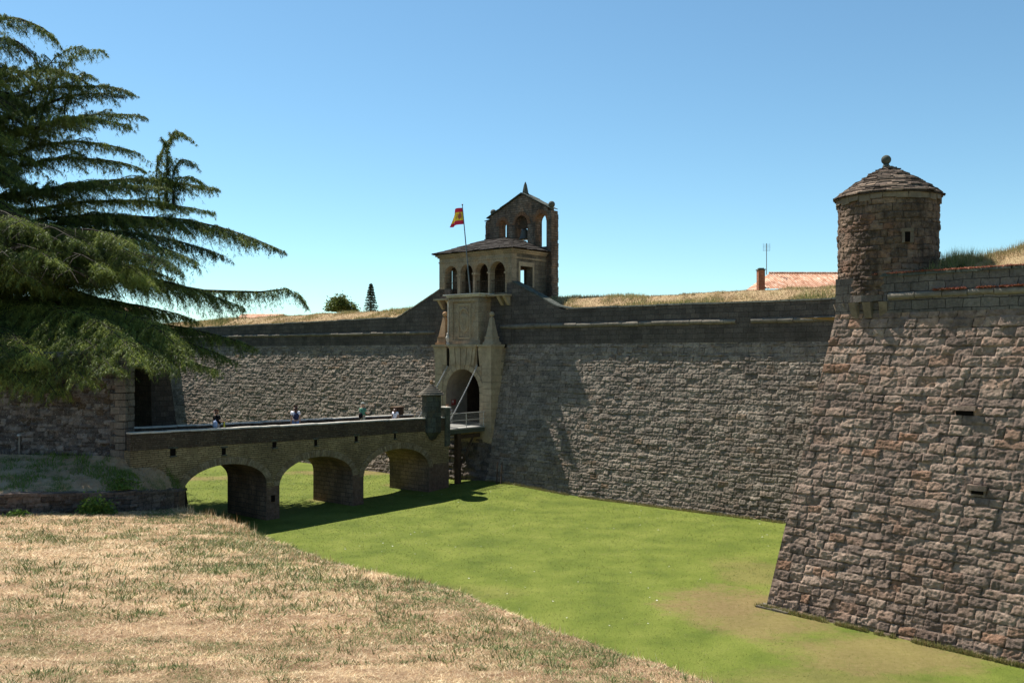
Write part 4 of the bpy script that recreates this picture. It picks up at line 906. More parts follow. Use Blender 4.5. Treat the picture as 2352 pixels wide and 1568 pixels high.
# loopholes
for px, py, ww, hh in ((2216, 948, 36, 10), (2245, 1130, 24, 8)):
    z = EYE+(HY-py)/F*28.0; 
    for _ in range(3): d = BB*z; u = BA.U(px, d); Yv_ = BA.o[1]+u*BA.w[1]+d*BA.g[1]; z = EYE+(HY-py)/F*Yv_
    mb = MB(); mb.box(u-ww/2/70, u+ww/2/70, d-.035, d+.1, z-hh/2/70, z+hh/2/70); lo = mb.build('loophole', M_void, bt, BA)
    mb = MB(); mb.box(u-ww/2/70-.1, u+ww/2/70+.1, d-.10, d+.1, z+hh/2/70, z+hh/2/70+.16, j=.015); 
    tn = [.5]*len(mb.v); ob = mb.build('lintel_stone', M_bast, lo, BA); 
    for a_ in ('tone', 'tone2', 'joint'): q = ob.data.attributes.new(a_, 'FLOAT', 'POINT'); q.data.foreach_set('value', [.5 if a_ != 'joint' else 1.0]*len(mb.v))
# bastion turf behind the parapet
n_ = 120; us = np.linspace(-2, 22, 200); ds = np.concatenate([np.linspace(.75, 12, 90), np.linspace(13, 60, 10)])
Ug, Dg = np.meshgrid(us, ds)
def bz(U, D): return ztb-.0+.05+soft(U, 2.0, 8.5)*1.45*soft(D, .8, 5)+.45*soft(D, .8, 3.5)+.25*(fbm(U*.5, D*.5, 60)-.5)*soft(D, 1, 3)+.08*(fbm(U*2, D*2, 61)-.5)
Zg = bz(Ug, Dg); P = np.stack([FB.o[0]+Ug*FB.w[0]+Dg*FB.g[0], FB.o[1]+Ug*FB.w[1]+Dg*FB.g[1], Zg], -1)
ok = (P[..., 0]-ctop[0])*FR.w[0]+(P[..., 1]-ctop[1])*FR.w[1]; P[..., 2] = np.where(ok < .9, 10.3, P[..., 2])
tag(grid_obj('bastion_ground', P, M_turf), kind='structure')
n = 60000; Ub = rng.uniform(0, 14, n); Db = .8+rng.random(n)**1.3*6; cl = fbm(Ub*.9, Db*.9, 62); XY = np.stack([FB.o[0]+Ub*FB.w[0]+Db*FB.g[0], FB.o[1]+Ub*FB.w[1]+Db*FB.g[1], bz(Ub, Db)-.02], 1)
ok = ((XY[:, 0]-ctop[0])*FR.w[0]+(XY[:, 1]-ctop[1])*FR.w[1] > 1.0) & (np.hypot(XY[:, 0]-13.4, XY[:, 1]-32.6) > 1.85); XY, cl, Ub, Db = XY[ok], cl[ok], Ub[ok], Db[ok]; n = len(XY)
tl = np.exp(-((np.hypot(XY[:, 0]-13.4, XY[:, 1]-32.6)-2.3)/.9)**2)
H = (.05+.28*np.clip((cl-.42)*3, 0, 1)+.45*tl*(cl > .4))*rng.uniform(.4, 1.3, n)
tag(tri_obj('bastion_grass', blades(XY, H, rng.uniform(.012, .03, n), rng.uniform(0, .8, n), None), M_rampb, np.clip(rng.random(n)*.6+(cl-.4)*1.2+tl*.5, 0, 1)), 'dry grass and weeds on the bastion top right of the turret', 'grass', kind='stuff')
# red stonecrop on coping and cordon
n = 34000; Ub = rng.uniform(1.4, 13, n); cl = fbm(Ub*1.3, Ub*0, 70); edge = rng.random(n) < .6
kk = (cl > .42) | edge; zz = np.where(edge, ztb+.10, zcb+.15); dd = np.where(edge, rng.uniform(-.10, .5, n), rng.uniform(-.13, .02, n))
kk &= (cl > np.where(edge, .30, .41)) & (edge | (Ub > 3.4)); Ub, zz, dd = Ub[kk], zz[kk], dd[kk]; n = len(Ub)
XY = np.stack([FB.o[0]+Ub*FB.w[0]+dd*FB.g[0], FB.o[1]+Ub*FB.w[1]+dd*FB.g[1], zz-.01], 1)
tag(tri_obj('red_stonecrop', blades(XY, rng.uniform(.03, .09, n), rng.uniform(.02, .05, n), rng.uniform(.6, 2.2, n), None), m_blade('stonecrop', [(0, (.22, .05, .035)), (.6, (.38, .12, .075)), (1, (.45, .28, .15))], .15), rng.random(n)), 'red creeping stonecrop along the bastion coping', 'stonecrop', kind='stuff')

# ---------------------------------------------------------------- turret
tc = (13.42, 32.6); TR = 1.68; z0, z1 = 10.95, 14.50
tu = thing('turret', ID, tc[0], tc[1], z0, 'round stone lookout turret with conical slate roof on the bastion corner', 'turret')
na = 400; nz = 150; an = np.linspace(0, 2*np.pi, na); zs = np.linspace(z0, z1, nz); An, Zg = np.meshgrid(an, zs)
h, t1, t2, jt = masonry(An*TR, Zg, 44, ch=(.12, .27), sw=(.16, .5), off=.016, rough=.03)
bl_ = soft(An, 0, .1)*soft(2*np.pi-An, 0, .1); h = h*bl_; R = TR+h*.8+.0*Zg
grid_obj('drum', np.stack([tc[0]+R*np.cos(An), tc[1]+R*np.sin(An), Zg], -1), M_tur, tu, {'tone': t1, 'tone2': t2, 'joint': jt})
mb = MB()
for i in range(26):      # ring of eave stones
    a = 2*math.pi*i/26; M = Matrix.Translation((tc[0], tc[1], 0)) @ Matrix.Rotation(a, 4, 'Z'); mb.box(TR-.1, TR+.03+random.uniform(0, .04), -.2, .2, z1-.20-random.uniform(0, .08), z1-.01, M=M, j=.02)
mb.build('eave_course', M_grey, tu)
rp = [(1.80, z1-.04), (1.56, z1+.16), (1.26, z1+.38), (.98, z1+.57), (.70, z1+.75), (.42, z1+.91), (.18, z1+1.05), (.02, z1+1.10)]
mb = MB(); mb.lathe((tc[0], tc[1], 0), [(1.6, z1-.06)]+rp, 40); rr = random.Random(2)
rows = 19; tn = [.3]*len(mb.v)
for i in range(rows):
    s = i/rows*.98; rad = np.interp(s, np.linspace(0, 1, 8), [p[0] for p in rp]); zz = np.interp(s, np.linspace(0, 1, 8), [p[1] for p in rp]); s2 = min(1, s+1.7/rows); ra2 = np.interp(s2, np.linspace(0, 1, 8), [p[0] for p in rp]); z2 = np.interp(s2, np.linspace(0, 1, 8), [p[1] for p in rp])
    m = max(5, int(2*math.pi*rad/.42)); a = rr.uniform(0, 1)
    for k in range(m):
        w = 2*math.pi/m*rr.uniform(.75, 1.25); o = rr.uniform(0, .08); t = rr.uniform(.025, .055); lf = rr.uniform(.02, .06)
        f = lambda q, r, z: (tc[0]+r*math.cos(q), tc[1]+r*math.sin(q), z)
        B4 = [f(a, rad+o, zz+lf), f(a+w*.98, rad+o, zz+lf), f(a+w*.98, ra2, z2), f(a, ra2, z2)]
        mb.hexa(B4, [(x, y, z+t) for x, y, z in B4]); tn += [rr.random()]*8; a += w
ob = mb.build('slate_roof', M_slate, tu)
for a_, vv in (('tone', tn), ('joint', [1.0]*len(tn)), ('tone2', tn)): q = ob.data.attributes.new(a_, 'FLOAT', 'POINT'); q.data.foreach_set('value', vv)
mb = MB(); zt = z1+1.08; mb.lathe((tc[0]-.06, tc[1], zt), [(.14, -.05), (.12, .08), (.09, .16)]+[(max(.01, .17*math.sin(math.pi*i/10)), .30-.17*math.cos(math.pi*i/10)) for i in range(1, 11)], 16); mb.build('finial_ball', M_dark, tu, None, True)
p = atY(2083.5, 544, 30.9); 
az = math.atan2(p.y-tc[1], p.x-tc[0]); M = Matrix.Translation((tc[0], tc[1], 0)) @ Matrix.Rotation(az, 4, 'Z'); zc_ = p.z
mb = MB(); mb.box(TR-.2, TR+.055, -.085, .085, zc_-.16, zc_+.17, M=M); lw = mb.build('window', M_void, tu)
mb = MB(); mb.box(TR-.1, TR+.07, -.17, -.087, zc_-.2, zc_+.2, M=M, j=.01); mb.box(TR-.1, TR+.07, .087, .2, zc_-.2, zc_+.2, M=M, j=.01); mb.box(TR-.1, TR+.085, -.2, .2, zc_+.171, zc_+.29, M=M, j=.01); mb.build('window_frame', M_grey, lw)
# corbelled underside
mb = MB(); mb.lathe((tc[0], tc[1], 0), [(1.25, 9.6), (1.45, 10.2), (1.62, 10.5), (1.62, 10.72), (1.69, 10.75), (1.70, 10.97), (1.6, 11.0)], 48, jr=.006)
mb.build('corbel_ring', M_bup, tu)
for a in (-2.95, -2.65, -2.35, -2.05, -1.75, 2.9):
    M = Matrix.Translation((tc[0], tc[1], 0)) @ Matrix.Rotation(a, 4, 'Z'); mb = MB()
    mb.hexa([M @ Vector(v) for v in ((1.4, -.12, 10.2), (1.66, -.12, 10.2), (1.66, .12, 10.2), (1.4, .12, 10.2))], [M @ Vector(v) for v in ((1.4, -.14, 10.74), (1.84, -.14, 10.74), (1.84, .14, 10.74), (1.4, .14, 10.74))]); mb.build('corbel', M_grey, tu)

# ---------------------------------------------------------------- left: ravelin wall, terrace, low wall
rv0 = FR.P(UN+.06, FR.D(318, UN)); RV = Fr((-44, 47.2), (rv0.x+44, rv0.y-47.2)); Lr = math.hypot(rv0.x+44, rv0.y-47.2)-.72
rt = thing('ravelin_wall', RV, Lr/2, 0, 4, 'high dark shaded stone wall at the left end of the bridge under the cedar', 'stone wall')
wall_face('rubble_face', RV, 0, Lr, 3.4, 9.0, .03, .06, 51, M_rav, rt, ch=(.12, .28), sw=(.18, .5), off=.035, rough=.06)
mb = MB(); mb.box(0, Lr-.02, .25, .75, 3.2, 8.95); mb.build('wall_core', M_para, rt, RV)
mb = MB(); rr = random.Random(4)
u = 0
while u < Lr: e = min(Lr, u+rr.uniform(.4, .9)); mb.box(u, e-.01, .18, .80, 8.951, 9.06+rr.uniform(-.02, .03)); u = e
mb.build('coping', M_dark, rt, RV)
z = 3.0; mb = MB(); i = 0
while z < 8.6: h = .34; mb.box(Lr-(.75 if i % 2 else .5), Lr+.03, -.02, .78, z, z+h-.02, j=.02); z += h; i += 1
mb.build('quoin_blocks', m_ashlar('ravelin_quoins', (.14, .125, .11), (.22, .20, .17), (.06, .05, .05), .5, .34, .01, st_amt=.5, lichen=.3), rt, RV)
# ground on top of the counterscarp
q0 = FR.P(UN, DL); mb = MB()
pl_ = [FR.P(UN-.3, DL+.7, 4.12), FR.P(UF-.5, DL-.4, 4.15), FR.P(-60, DL-.4, 4.15), Vector((-120, 60, 4.15)), Vector((-120, 46, 4.15)), Vector((-44, 47.9, 4.12))]
mb.add(pl_, [tuple(range(len(pl_)))]); tag(mb.build('ravelin_ground', M_turf), kind='structure')
mb = MB(); mb.hexa([FR.P(-60, DL-.2, -.2), FR.P(UF, DL-.2, -.2), FR.P(UF, DL-.9, -.2), FR.P(-60, DL-.9, -.2)], [FR.P(-60, DL-.5, 4.1), FR.P(UF, DL-.5, 4.1), FR.P(UF, DL-.9, 4.1), FR.P(-60, DL-.9, 4.1)])
tag(mb.build('counterscarp_wall', M_low), 'stone retaining wall of the moat seen behind the bridge arches', 'retaining wall')
# low wall: from the foot of the first arch to the left
le = FR.P(UN+.08, FR.D(421, UN)); lp = [(le.x, le.y), (-17.2, 42.0), (-18.9, 41.0), (-21.9, 39.2), (-28, 38.2), (-36, 37.6)]
ltop = [2.12, 2.57, 2.66, 2.82, 2.95, 3.1]
lx = np.array([p[0] for p in lp])[::-1]; ly = np.array([p[1] for p in lp])[::-1]; lz = np.array(ltop)[::-1]
seg = np.concatenate([[0], np.cumsum(np.hypot(np.diff(lx), np.diff(ly)))]); Lw = seg[-1]
Ug, Vg = np.meshgrid(np.arange(0, Lw, .04), np.linspace(0, 1, 40)); ZT = np.interp(Ug, seg, lz)+.04*(fbm(Ug*1.5, Ug*0, 80)-.5); ZL = ZT-1.35; Zg = ZL+(ZT-ZL)*Vg
h, t1, t2, jt = masonry(Ug, Zg, 81, ch=(.16, .3), sw=(.25, .6), off=.04, rough=.04)
Xg = np.interp(Ug, seg, lx); Yg = np.interp(Ug, seg, ly)
lwt = thing('low_wall', ID, -24, 40, 1.4, 'low reddish retaining wall edging the weedy terrace beneath the cedar', 'low wall')
grid_obj('rubble_face', np.stack([Xg, Yg-h*.9, Zg], -1), M_low, lwt, {'tone': t1, 'tone2': t2, 'joint': jt})
mb = MB(); u = 0; rr = random.Random(6)
while u < Lw-.02:
    e = min(Lw, u+rr.uniform(.35, .8)); f = lambda s: Vector((np.interp(s, seg, lx), np.interp(s, seg, ly), np.interp(s, seg, lz))); a, b = f(u), f(e-.01); j = rr.uniform(-.03, .05)
    up = Vector((0, 0, .1+j)); bk = Vector((0, .45, 0)); o = Vector((0, -.03-rr.uniform(0, .05), -.03)); mb.hexa([a+o, b+o, b+bk, a+bk], [a+o+up, b+o+up, b+bk+up, a+bk+up]); u = e
tn = [rr.random() for _ in range(len(mb.v)//8) for _k in range(8)]
ob = mb.build('cap_stones', M_low, lwt)
for a_, vv in (('tone', tn), ('joint', [1.0]*len(tn)), ('tone2', tn)): q = ob.data.attributes.new(a_, 'FLOAT', 'POINT'); q.data.foreach_set('value', vv)
mb = MB(); mb.box(le.x-.45, le.x+.02, le.y-.75, le.y+.1, .3, 2.2, j=.03); ob = mb.build('end_pier', M_pier, lwt)
# terrace surface between low wall and ravelin wall
S, Tt = np.meshgrid(np.linspace(0, 1, 220), np.linspace(0, 1, 90)); sx = seg[-1]*S
ax, ay, az_ = np.interp(sx, seg, lx), np.interp(sx, seg, ly)+.25, np.interp(sx, seg, lz)+.04
bx_ = np.interp(S, [0, .80, 1], [-44, -19.0, rv0.x+.3]); by_ = np.interp(S, [0, .80, 1], [47.2, rv0.y+.2, rv0.y+.5]); bz_ = 4.05
Xt = ax+(bx_-ax)*Tt; Yt = ay+(by_-ay)*Tt; Zt = az_+(bz_-az_)*(Tt**.9)+.22*(fbm(Xt*.6, Yt*.9, 90)-.5)*np.sin(np.pi*Tt)+.06*(fbm(Xt*3, Yt*3, 91)-.5)
def ter_mat():
    m, t, p = mat('terrace_earth'); P = pos(t)
    c = ramp(t, noise(t, P, 1.1, 6, .7), [(.3, (.26, .19, .12)), (.5, (.42, .32, .22)), (.72, (.52, .42, .30))])
    c = mix(t, ramp(t, noise(t, P, .7, 5, .7), [(.5, (0, 0, 0)), (.62, (.9,)*3)]), c, (.10, .15, .04)); t.links.new(c, p.inputs['Base Color']); bump(t, p, noise(t, P, 20, 6, .75), 1, .05); return m
tag(grid_obj('terrace_ground', np.stack([Xt, Yt, Zt], -1), ter_mat()), kind='structure')
idx = rng.integers(0, Xt.size, 26000); Pg = np.stack([Xt.ravel()[idx], Yt.ravel()[idx], Zt.ravel()[idx]-.01], 1)+np.stack([rng.uniform(-.08, .08, 26000), rng.uniform(-.03, .03, 26000), np.zeros(26000)], 1); cl = fbm(Pg[:, 0]*.8, Pg[:, 1]*1.3, 95); gm = cl > .5
tag(tri_obj('terrace_weeds', blades(Pg, np.where(gm, rng.uniform(.08, .34, 26000)*np.clip((cl-.44)*8, .3, 1), rng.uniform(.03, .1, 26000)), rng.uniform(.015, .04, 26000), rng.uniform(.0, .9, 26000), None), m_blade('terrace_blades', [(0, (.5, .38, .24)), (.45, (.42, .34, .2)), (.5, (.10, .18, .03)), (1, (.17, .27, .05))], .3), np.where(gm, .5+rng.random(26000)*.5, rng.random(26000)*.45)), 'patchy weeds and dry grass on the terrace below the dark wall', 'weeds', kind='stuff')
def bush(name, c, r, n, leaf, label, cat, stops, sz=1.0, seed=0, stems=8, group=None):
    rr = np.random.default_rng(seed); b = thing(name, ID, c[0], c[1], c[2], label, cat, group)
    cen = rr.normal(0, 1, (stems*3, 3)); cen /= np.linalg.norm(cen, axis=1)[:, None]; cen *= rr.uniform(.3, .85, (len(cen), 1)); cen[:, 2] = np.abs(cen[:, 2])*sz
    k = rr.integers(0, len(cen), n); p = np.array(c)+np.array(r)*(cen[k]+rr.normal(0, .17, (n, 3))); p[:, 2] = np.maximum(p[:, 2], c[2]+.03)
    d1 = rr.normal(0, 1, (n, 3)); d1 /= np.linalg.norm(d1, axis=1)[:, None]; d2 = np.cross(d1, rr.normal(0, 1, (n, 3))); d2 /= np.linalg.norm(d2, axis=1)[:, None]; L = leaf*rr.uniform(.6, 1.3, n)[:, None]
    V = np.stack([p-d1*L, p+d2*L*.55, p+d1*L, p-d2*L*.55], 1); tri_obj('foliage', V, m_blade(name+'_leaf', stops, .3), rr.random(n), b, 4)
    mb = MB()
    for q in cen[:stems]: e = Vector(c)+Vector((r[0]*q[0], r[1]*q[1], r[2]*q[2])); mb.tube([c, Vector(c).lerp(e, .5)+Vector((0, 0, .1*r[2])), e], [.03*max(r), .02*max(r), .008*max(r)], 5)
    mb.build('stems', M_wood, b); return b
bush('leafy_shrub', (-18.3, 40.3, 1.6), (1.0, .6, 1.15), 2600, .07, 'bright green leafy shrub growing against the low wall', 'shrub', [(0, (.07, .13, .02)), (.5, (.12, .22, .035)), (1, (.20, .33, .06))], 1, 5, 14)
bush('leafy_shrub', (-21.0, 38.6, 1.95), (.55, .4, .5), 500, .06, 'small straggly green shrub at the left foot of the low wall', 'shrub', [(0, (.07, .13, .02)), (.5, (.12, .22, .035)), (1, (.20, .33, .06))], 1, 6)
bush('leafy_shrub', (-18.2, 42.2, 2.75), (1.5, .6, .5), 2600, .06, 'low spreading green bush on the terrace above the low wall', 'shrub', [(0, (.06, .12, .02)), (.5, (.12, .20, .035)), (1, (.19, .30, .06))], 1, 7)
# path lights on the terrace
for px, py, lab in ((45, 1001, 'left one of two slim path lights before the dark wall'), (187, 1008, 'right one of two slim path lights before the dark wall')):
    p = atY(px, py, 44.5); t_ = thing('path_light', ID, p.x, p.y, p.z-.9, lab, 'path light', 'path lights'); mb = MB(); mb.tube([(p.x, p.y, p.z-1.4), (p.x, p.y, p.z)], .05, 8); mb.build('post', M_metal, t_); mb = MB(); mb.lathe((p.x, p.y, p.z), [(.11, 0), (.13, .03), (.10, .09), (.02, .11)], 12); mb.build('cap', M_galv, t_)

# ---------------------------------------------------------------- house behind, chimney, antenna
HP = Fr(tuple(atY(1750, 700, 82)[:2]), (1, .02)); Yh = 82; zE = EYE+(HY-664)/F*Yh; zR = EYE+(HY-619)/F*Yh; s = Yh/F
ht = thing('house', HP, 0, 0, 11, 'house with a terracotta tiled roof showing behind the grassy rampart', 'house')
mb = MB(); mb.box(.3, 16, .4, 9, 9, zE-.1); mb.build('wall', m_stone('house_render', (.5, .42, .34), (.62, .54, .45), 2), ht, HP)
x0, xr = (1752-1750)*s, (1799-1750)*s; nu_, nv_ = 420, 30; UU, VV = np.meshgrid(np.linspace(0, 1, nu_), np.linspace(0, 1, nv_))
Xr = x0+(16-x0)*UU; Xr = np.maximum(Xr, x0+(xr-x0)*VV); rows = (VV*14) % 1
Zr = zE+(zR-zE)*VV+.055*np.abs(np.sin(Xr*math.pi/.24))+.0*rows; Yr = 4.4*VV-.2+.0*UU
def tile_mat():
    m, t, p = mat('roof_tiles'); P = pos(t); sp = t.nodes.new('ShaderNodeSeparateXYZ'); t.links.new(P, sp.inputs[0])
    v = t.nodes.new('ShaderNodeTexVoronoi'); v.inputs['Scale'].default_value = 1; t.links.new(scalev(t, P, (4.17, 0.01, 5.2)), v.inputs['Vector'])
    c = ramp(t, v.outputs['Color'], [(0, (.32, .15, .09)), (.4, (.55, .30, .19)), (.75, (.68, .44, .31)), (1, (.75, .60, .48))]); st_ = math_(t, 'SINE', math_(t, 'MULTIPLY_ADD', sp.outputs[0], 26.18, math_(t, 'MULTIPLY', sp.outputs[2], 6.0))); c = mix(t, ramp(t, st_, [(.45, (0, 0, 0)), (.62, (.75,)*3)]), c, (.22, .09, .055)); t.links.new(c, p.inputs['Base Color']); return m
M_tile = tile_mat()
grid_obj('roof', np.stack([HP.o[0]+Xr*HP.w[0]+Yr*HP.g[0], HP.o[1]+Xr*HP.w[1]+Yr*HP.g[1], Zr], -1), M_tile, ht)
mb = MB()
for i in range(48): u = xr+(16-xr)*i/48; mb.tube([(u, 4.2, zR+.05), (u+.36, 4.2, zR+.07)], [.12, .10], 6)
mb.build('ridge_tiles', M_tile, ht, HP)
mb = MB(); mb.add([(x0, -.2, zE), (xr, 4.2, zR), (x0+.2, 9, zE)], [(0, 1, 2)]); mb.build('hip_roof', M_tile, ht, HP)
c0, c1 = (1739-1750)*s, (1756.5-1750)*s; zc0, zc1 = 11, EYE+(HY-617)/F*Yh
ch = thing('chimney', HP, (c0+c1)/2, 0, 11, 'square red brick chimney standing left of the tiled roof', 'chimney')
mb = MB(); mb.box(c0+.06, c1-.06, -.3, .4, zc0, zc1-.15); mb.build('stack', m_ashlar('red_brick', (.30, .10, .05), (.42, .17, .09), (.25, .18, .14), .22, .075, .01, st_amt=.4), ch, HP)
mb = MB(); mb.box(c0, c1, -.36, .46, zc1-.149, zc1-.05); mb.box(c0+.12, c1-.12, -.22, .3, zc1-.049, zc1+.05); mb.build('chimney_cap', M_dark, ch, HP)
xa = (1793-1750)*s; an_ = thing('tv_antenna', HP, xa, 4.2, zR, 'thin television aerial on a mast above the tiled roof', 'antenna'); zt = EYE+(HY-546)/F*Yh
mb = MB(); mb.tube([(xa, 4.2, zR-.1), (xa, 4.2, zt)], .035, 6); mb.build('mast', M_metal, an_, HP)
mb = MB(); 
for k in range(6): z = zt-.1-k*.12; mb.tube([(xa-.32, 4.2, z), (xa+.32, 4.2, z)], .012, 4)
mb.tube([(xa-.32, 4.2, zt-.72), (xa-.32, 4.2, zt)], .012, 4); mb.tube([(xa+.32, 4.2, zt-.72), (xa+.32, 4.2, zt)], .012, 4); mb.tube([(xa, 4.2, zt-.4), (xa-.2, 3.6, zt-.4)], .03, 4); mb.build('reflector', M_metal, an_, HP)
# far houses glimpsed through the cedar
M_white = m_stone('white_render', (.7, .66, .6), (.8, .77, .72), 2)
for i, (px, py, w, h, Yh2, lab) in enumerate(((60, 690, 7, 3.5, 120, 'white house far behind the cedar branches at the left edge'), (175, 712, 8, 2.4, 124, 'low pale house with pink tiled roof behind the cedar'), (545, 731, 5, 1.2, 118, 'distant tiled roof peeping above the rampart right of the cedar'))):
    p = atY(px, py, Yh2); t_ = thing('house', ID, p.x, p.y, p.z-h, lab, 'house')
    mb = MB(); mb.box(p.x, p.x+w, p.y, p.y+6, p.z-h-2, p.z-.2); mb.build('wall', M_white, t_)
    mb = MB(); mb.add([(p.x-.3, p.y-.3, p.z-.2), (p.x+w+.3, p.y-.3, p.z-.2), (p.x+w+.3, p.y+3, p.z+.7), (p.x-.3, p.y+3, p.z+.7), (p.x-.3, p.y+6.3, p.z-.2), (p.x+w+.3, p.y+6.3, p.z-.2)], [(0, 1, 2, 3), (3, 2, 5, 4), (0, 3, 4), (1, 5, 2)]); mb.build('roof', M_tile, t_)
    mb = MB()
    for k in range(3): mb.box(p.x+.8+k*2, p.x+1.6+k*2, p.y-.02, p.y+.05, p.z-1.4, p.z-.5)
    mb.split('window', M_void, t_)
# far tree and conifer
p = atY(783, 706, 100); bush('round_tree', (p.x, p.y, p.z-.4), (1.85, 1.6, 1.75), 5200, .14, 'round green tree top showing above the rampart left of the gate', 'tree', [(0, (.05, .08, .015)), (.5, (.10, .14, .03)), (1, (.17, .21, .05))], 1, 9, 12)
cf = atY(852, 712, 105); zt = EYE+(HY-650)/F*105; t_ = thing('small_conifer', ID, cf.x, cf.y, cf.z-1, 'slender dark conifer beside the round tree on the skyline', 'tree')
mb = MB(); mb.tube([(cf.x, cf.y, cf.z-2), (cf.x, cf.y, zt)], [.14, .03], 6); mb.build('trunk', M_wood, t_)
Hc = zt-cf.z+.6; n = 2600; tt = rng.random(n)**.8; lay = np.floor(tt*13)/13+rng.uniform(0, .045, n); a = rng.integers(0, 7, n)*.9+lay*17+rng.normal(0, .12, n); rad = rng.random(n)**.7*(1.05*(1-lay)+.12); zz = cf.z-.6+lay*Hc-.15*rad
Pc = np.stack([cf.x+rad*np.cos(a), cf.y+rad*np.sin(a), zz], 1); d1 = rng.normal(0, 1, (n, 3)); d1 /= np.linalg.norm(d1, axis=1)[:, None]; d2 = rng.normal(0, 1, (n, 3)); d2 /= np.linalg.norm(d2, axis=1)[:, None]
tri_obj('crown', np.stack([Pc-d1*.10, Pc+d1*.10, Pc+d2*.13], 1), m_blade('dark_conifer_leaf', [(0, (.025, .04, .02)), (1, (.06, .085, .04))], .1), rng.random(n), t_)

# ---------------------------------------------------------------- the cedar
ct = np.array([-36.0, 56.5, 4.1])
ce = thing('cedar', ID, ct[0], ct[1], ct[2], 'huge drooping cedar tree filling the left edge in front of the wall', 'tree')
crg = np.random.default_rng(77); tufts = []; tones = []; wood = MB()
def bez(a, b, c, n): t = np.linspace(0, 1, n)[:, None]; return (1-t)**2*a+2*t*(1-t)*b+t*t*c
def branch(pts, width, hang=.55, dens=1.0, s0=.1, thick=.14, up=0.0):
    """pts: polyline (k,3); side shoots in a flat spray, hanging tips"""
    pts = np.array(pts, float); wv = np.cumsum(crg.normal(0, .07, pts.shape), 0)*np.linspace(0, 1, len(pts))[:, None]*np.linspace(1, 0, len(pts))[:, None]*3; pts = pts+wv; tb = crg.normal(0, .13)
    sg = np.concatenate([[0], np.cumsum(np.linalg.norm(np.diff(pts, axis=0), axis=1))]); L = sg[-1]
    S = np.linspace(0, L, 14); cv = np.stack([np.interp(S, sg, pts[:, i]) for i in range(3)], 1)
    wood.tube([tuple(p) for p in cv], list(thick*(1-np.linspace(0, 1, 14))**.8+.012), 6, False)
    s = s0*L; side = 1
    while s < L:
        f = s/L; p = np.array([np.interp(s, sg, pts[:, i]) for i in range(3)]); q = np.array([np.interp(min(L, s+.3), sg, pts[:, i]) for i in range(3)])-p
        if np.linalg.norm(q) < 1e-3: break
        q /= np.linalg.norm(q); sd = np.cross(q, [0, 0, 1.0]); 
        if np.linalg.norm(sd) < .15: sd = crg.normal(0, 1, 3)
        sd /= np.linalg.norm(sd); side = -side
        l2 = (width*(1-f)**.65*min(1, .35+f*2.2)+.35)*crg.uniform(.35, 1.35)
        dr = q*crg.uniform(.45, 1.0)+sd*side*crg.uniform(.6, 1.1)+np.array([0, 0, crg.uniform(-.05, .22)]); dr /= np.linalg.norm(dr)
        m = max(3, int(l2/.15*dens)); t = np.clip(np.linspace(.08, 1, m)+crg.normal(0, .03, m), .03, 1.02)
        c2 = p+dr*(t*l2)[:, None]; c2[:, 2] -= hang*.9*l2*.42*t**2.2; c2 += sd*side*(crg.normal(0, .06)*t**2)[:, None]
        nn = 20; kk = crg.random((m, nn))**.85; hl = 1.5*hang*crg.uniform(.12, 1.2, m)**1.2*(.5+.5*np.sin(np.pi*np.clip(t, 0, 1)**.8))*np.clip(l2, .5, 1.6)*.62
        tw = crg.normal(0, .22, (m, 1, 3))+(dr*.45)[None, None, :]          # each twig hangs its own way
        base = c2[:, None, :]+tw*(kk*hl[:, None])[..., None]*np.array([1, 1, .2]); base[..., 2] -= kk*hl[:, None]*(.4+.6*kk)
        base += crg.normal(0, .022, (m, nn, 3))*(1.15-kk[..., None]*.6)
        # needles on the side shoot itself
        n3 = int(l2*26); t3 = crg.random(n3); b3 = p+dr*(t3*l2)[:, None]; b3[:, 2] -= hang*.9*l2*.42*t3**2.2; b3 += crg.normal(0, .045, (n3, 3))
        tufts.append(b3); tones.append(np.full(n3, .5+tb+crg.uniform(-.1, .2)))  # paler tone than the hanging twigs: sunlit bough tops put into the colour
        tones.append(np.repeat(.34+tb+crg.uniform(-.2, .2, m), nn)-(kk.ravel()*.12))
        tufts.append(base.reshape(-1, 3)); 
        if l2 > 1.1 and crg.random() < .5: wood.tube([tuple(c2[0]), tuple(c2[m//2]), tuple(c2[-1])], [.03, .02, .006], 4, False)
        s += crg.uniform(.10, .19)/dens
def tip(px, py, Y): return np.array(atY(px, py, Y))
def trunkp(z): return ct+np.array([0, 0, z-ct[2]])
def sil(zs, ctrl, end, width, **k):
    c = np.array(ctrl[:2]+(ctrl[2],)) if len(ctrl) == 3 else ctrl
    branch(bez(trunkp(zs), tip(*ctrl), tip(*end), 24), width, **k)
def shoot(base, ctrl, end, width, **k): branch(bez(tip(*base), tip(*ctrl), tip(*end), 16), width, s0=.02, thick=.05, **k)
# silhouette limbs (x, y on the photo at a given distance)
sil(28, (60, -40, 55), (136, 100, 56), 2.4, hang=.8); sil(27.5, (30, 30, 54), (85, 150, 54), 2.2, hang=.8)
sil(24.5, (10, 110, 57), (95, 200, 58), 2.2); sil(24, (60, 120, 58), (200, 190, 58), 2.2)
sil(22.5, (120, 150, 58), (305, 215, 58), 2.4); shoot((90, 300, 57), (110, 110, 57), (236, 116, 57), 1.1, hang=.8); shoot((60, 280, 57), (75, 130, 56), (190, 105, 56), 1.2, hang=.8); shoot((150, 300, 58), (140, 150, 58), (215, 175, 58), 1.2, hang=.8)
sil(21.5, (130, 200, 58), (282, 220, 58), 2.6); sil(20.5, (150, 215, 60), (332, 268, 60), 2.9); sil(20, (140, 250, 57), (300, 290, 57), 2.8)
sil(19, (120, 280, 59), (320, 352, 59), 2.4); sil(18.2, (160, 330, 59), (330, 390, 60), 3.0); sil(17.6, (120, 380, 56), (380, 430, 57), 3.4)
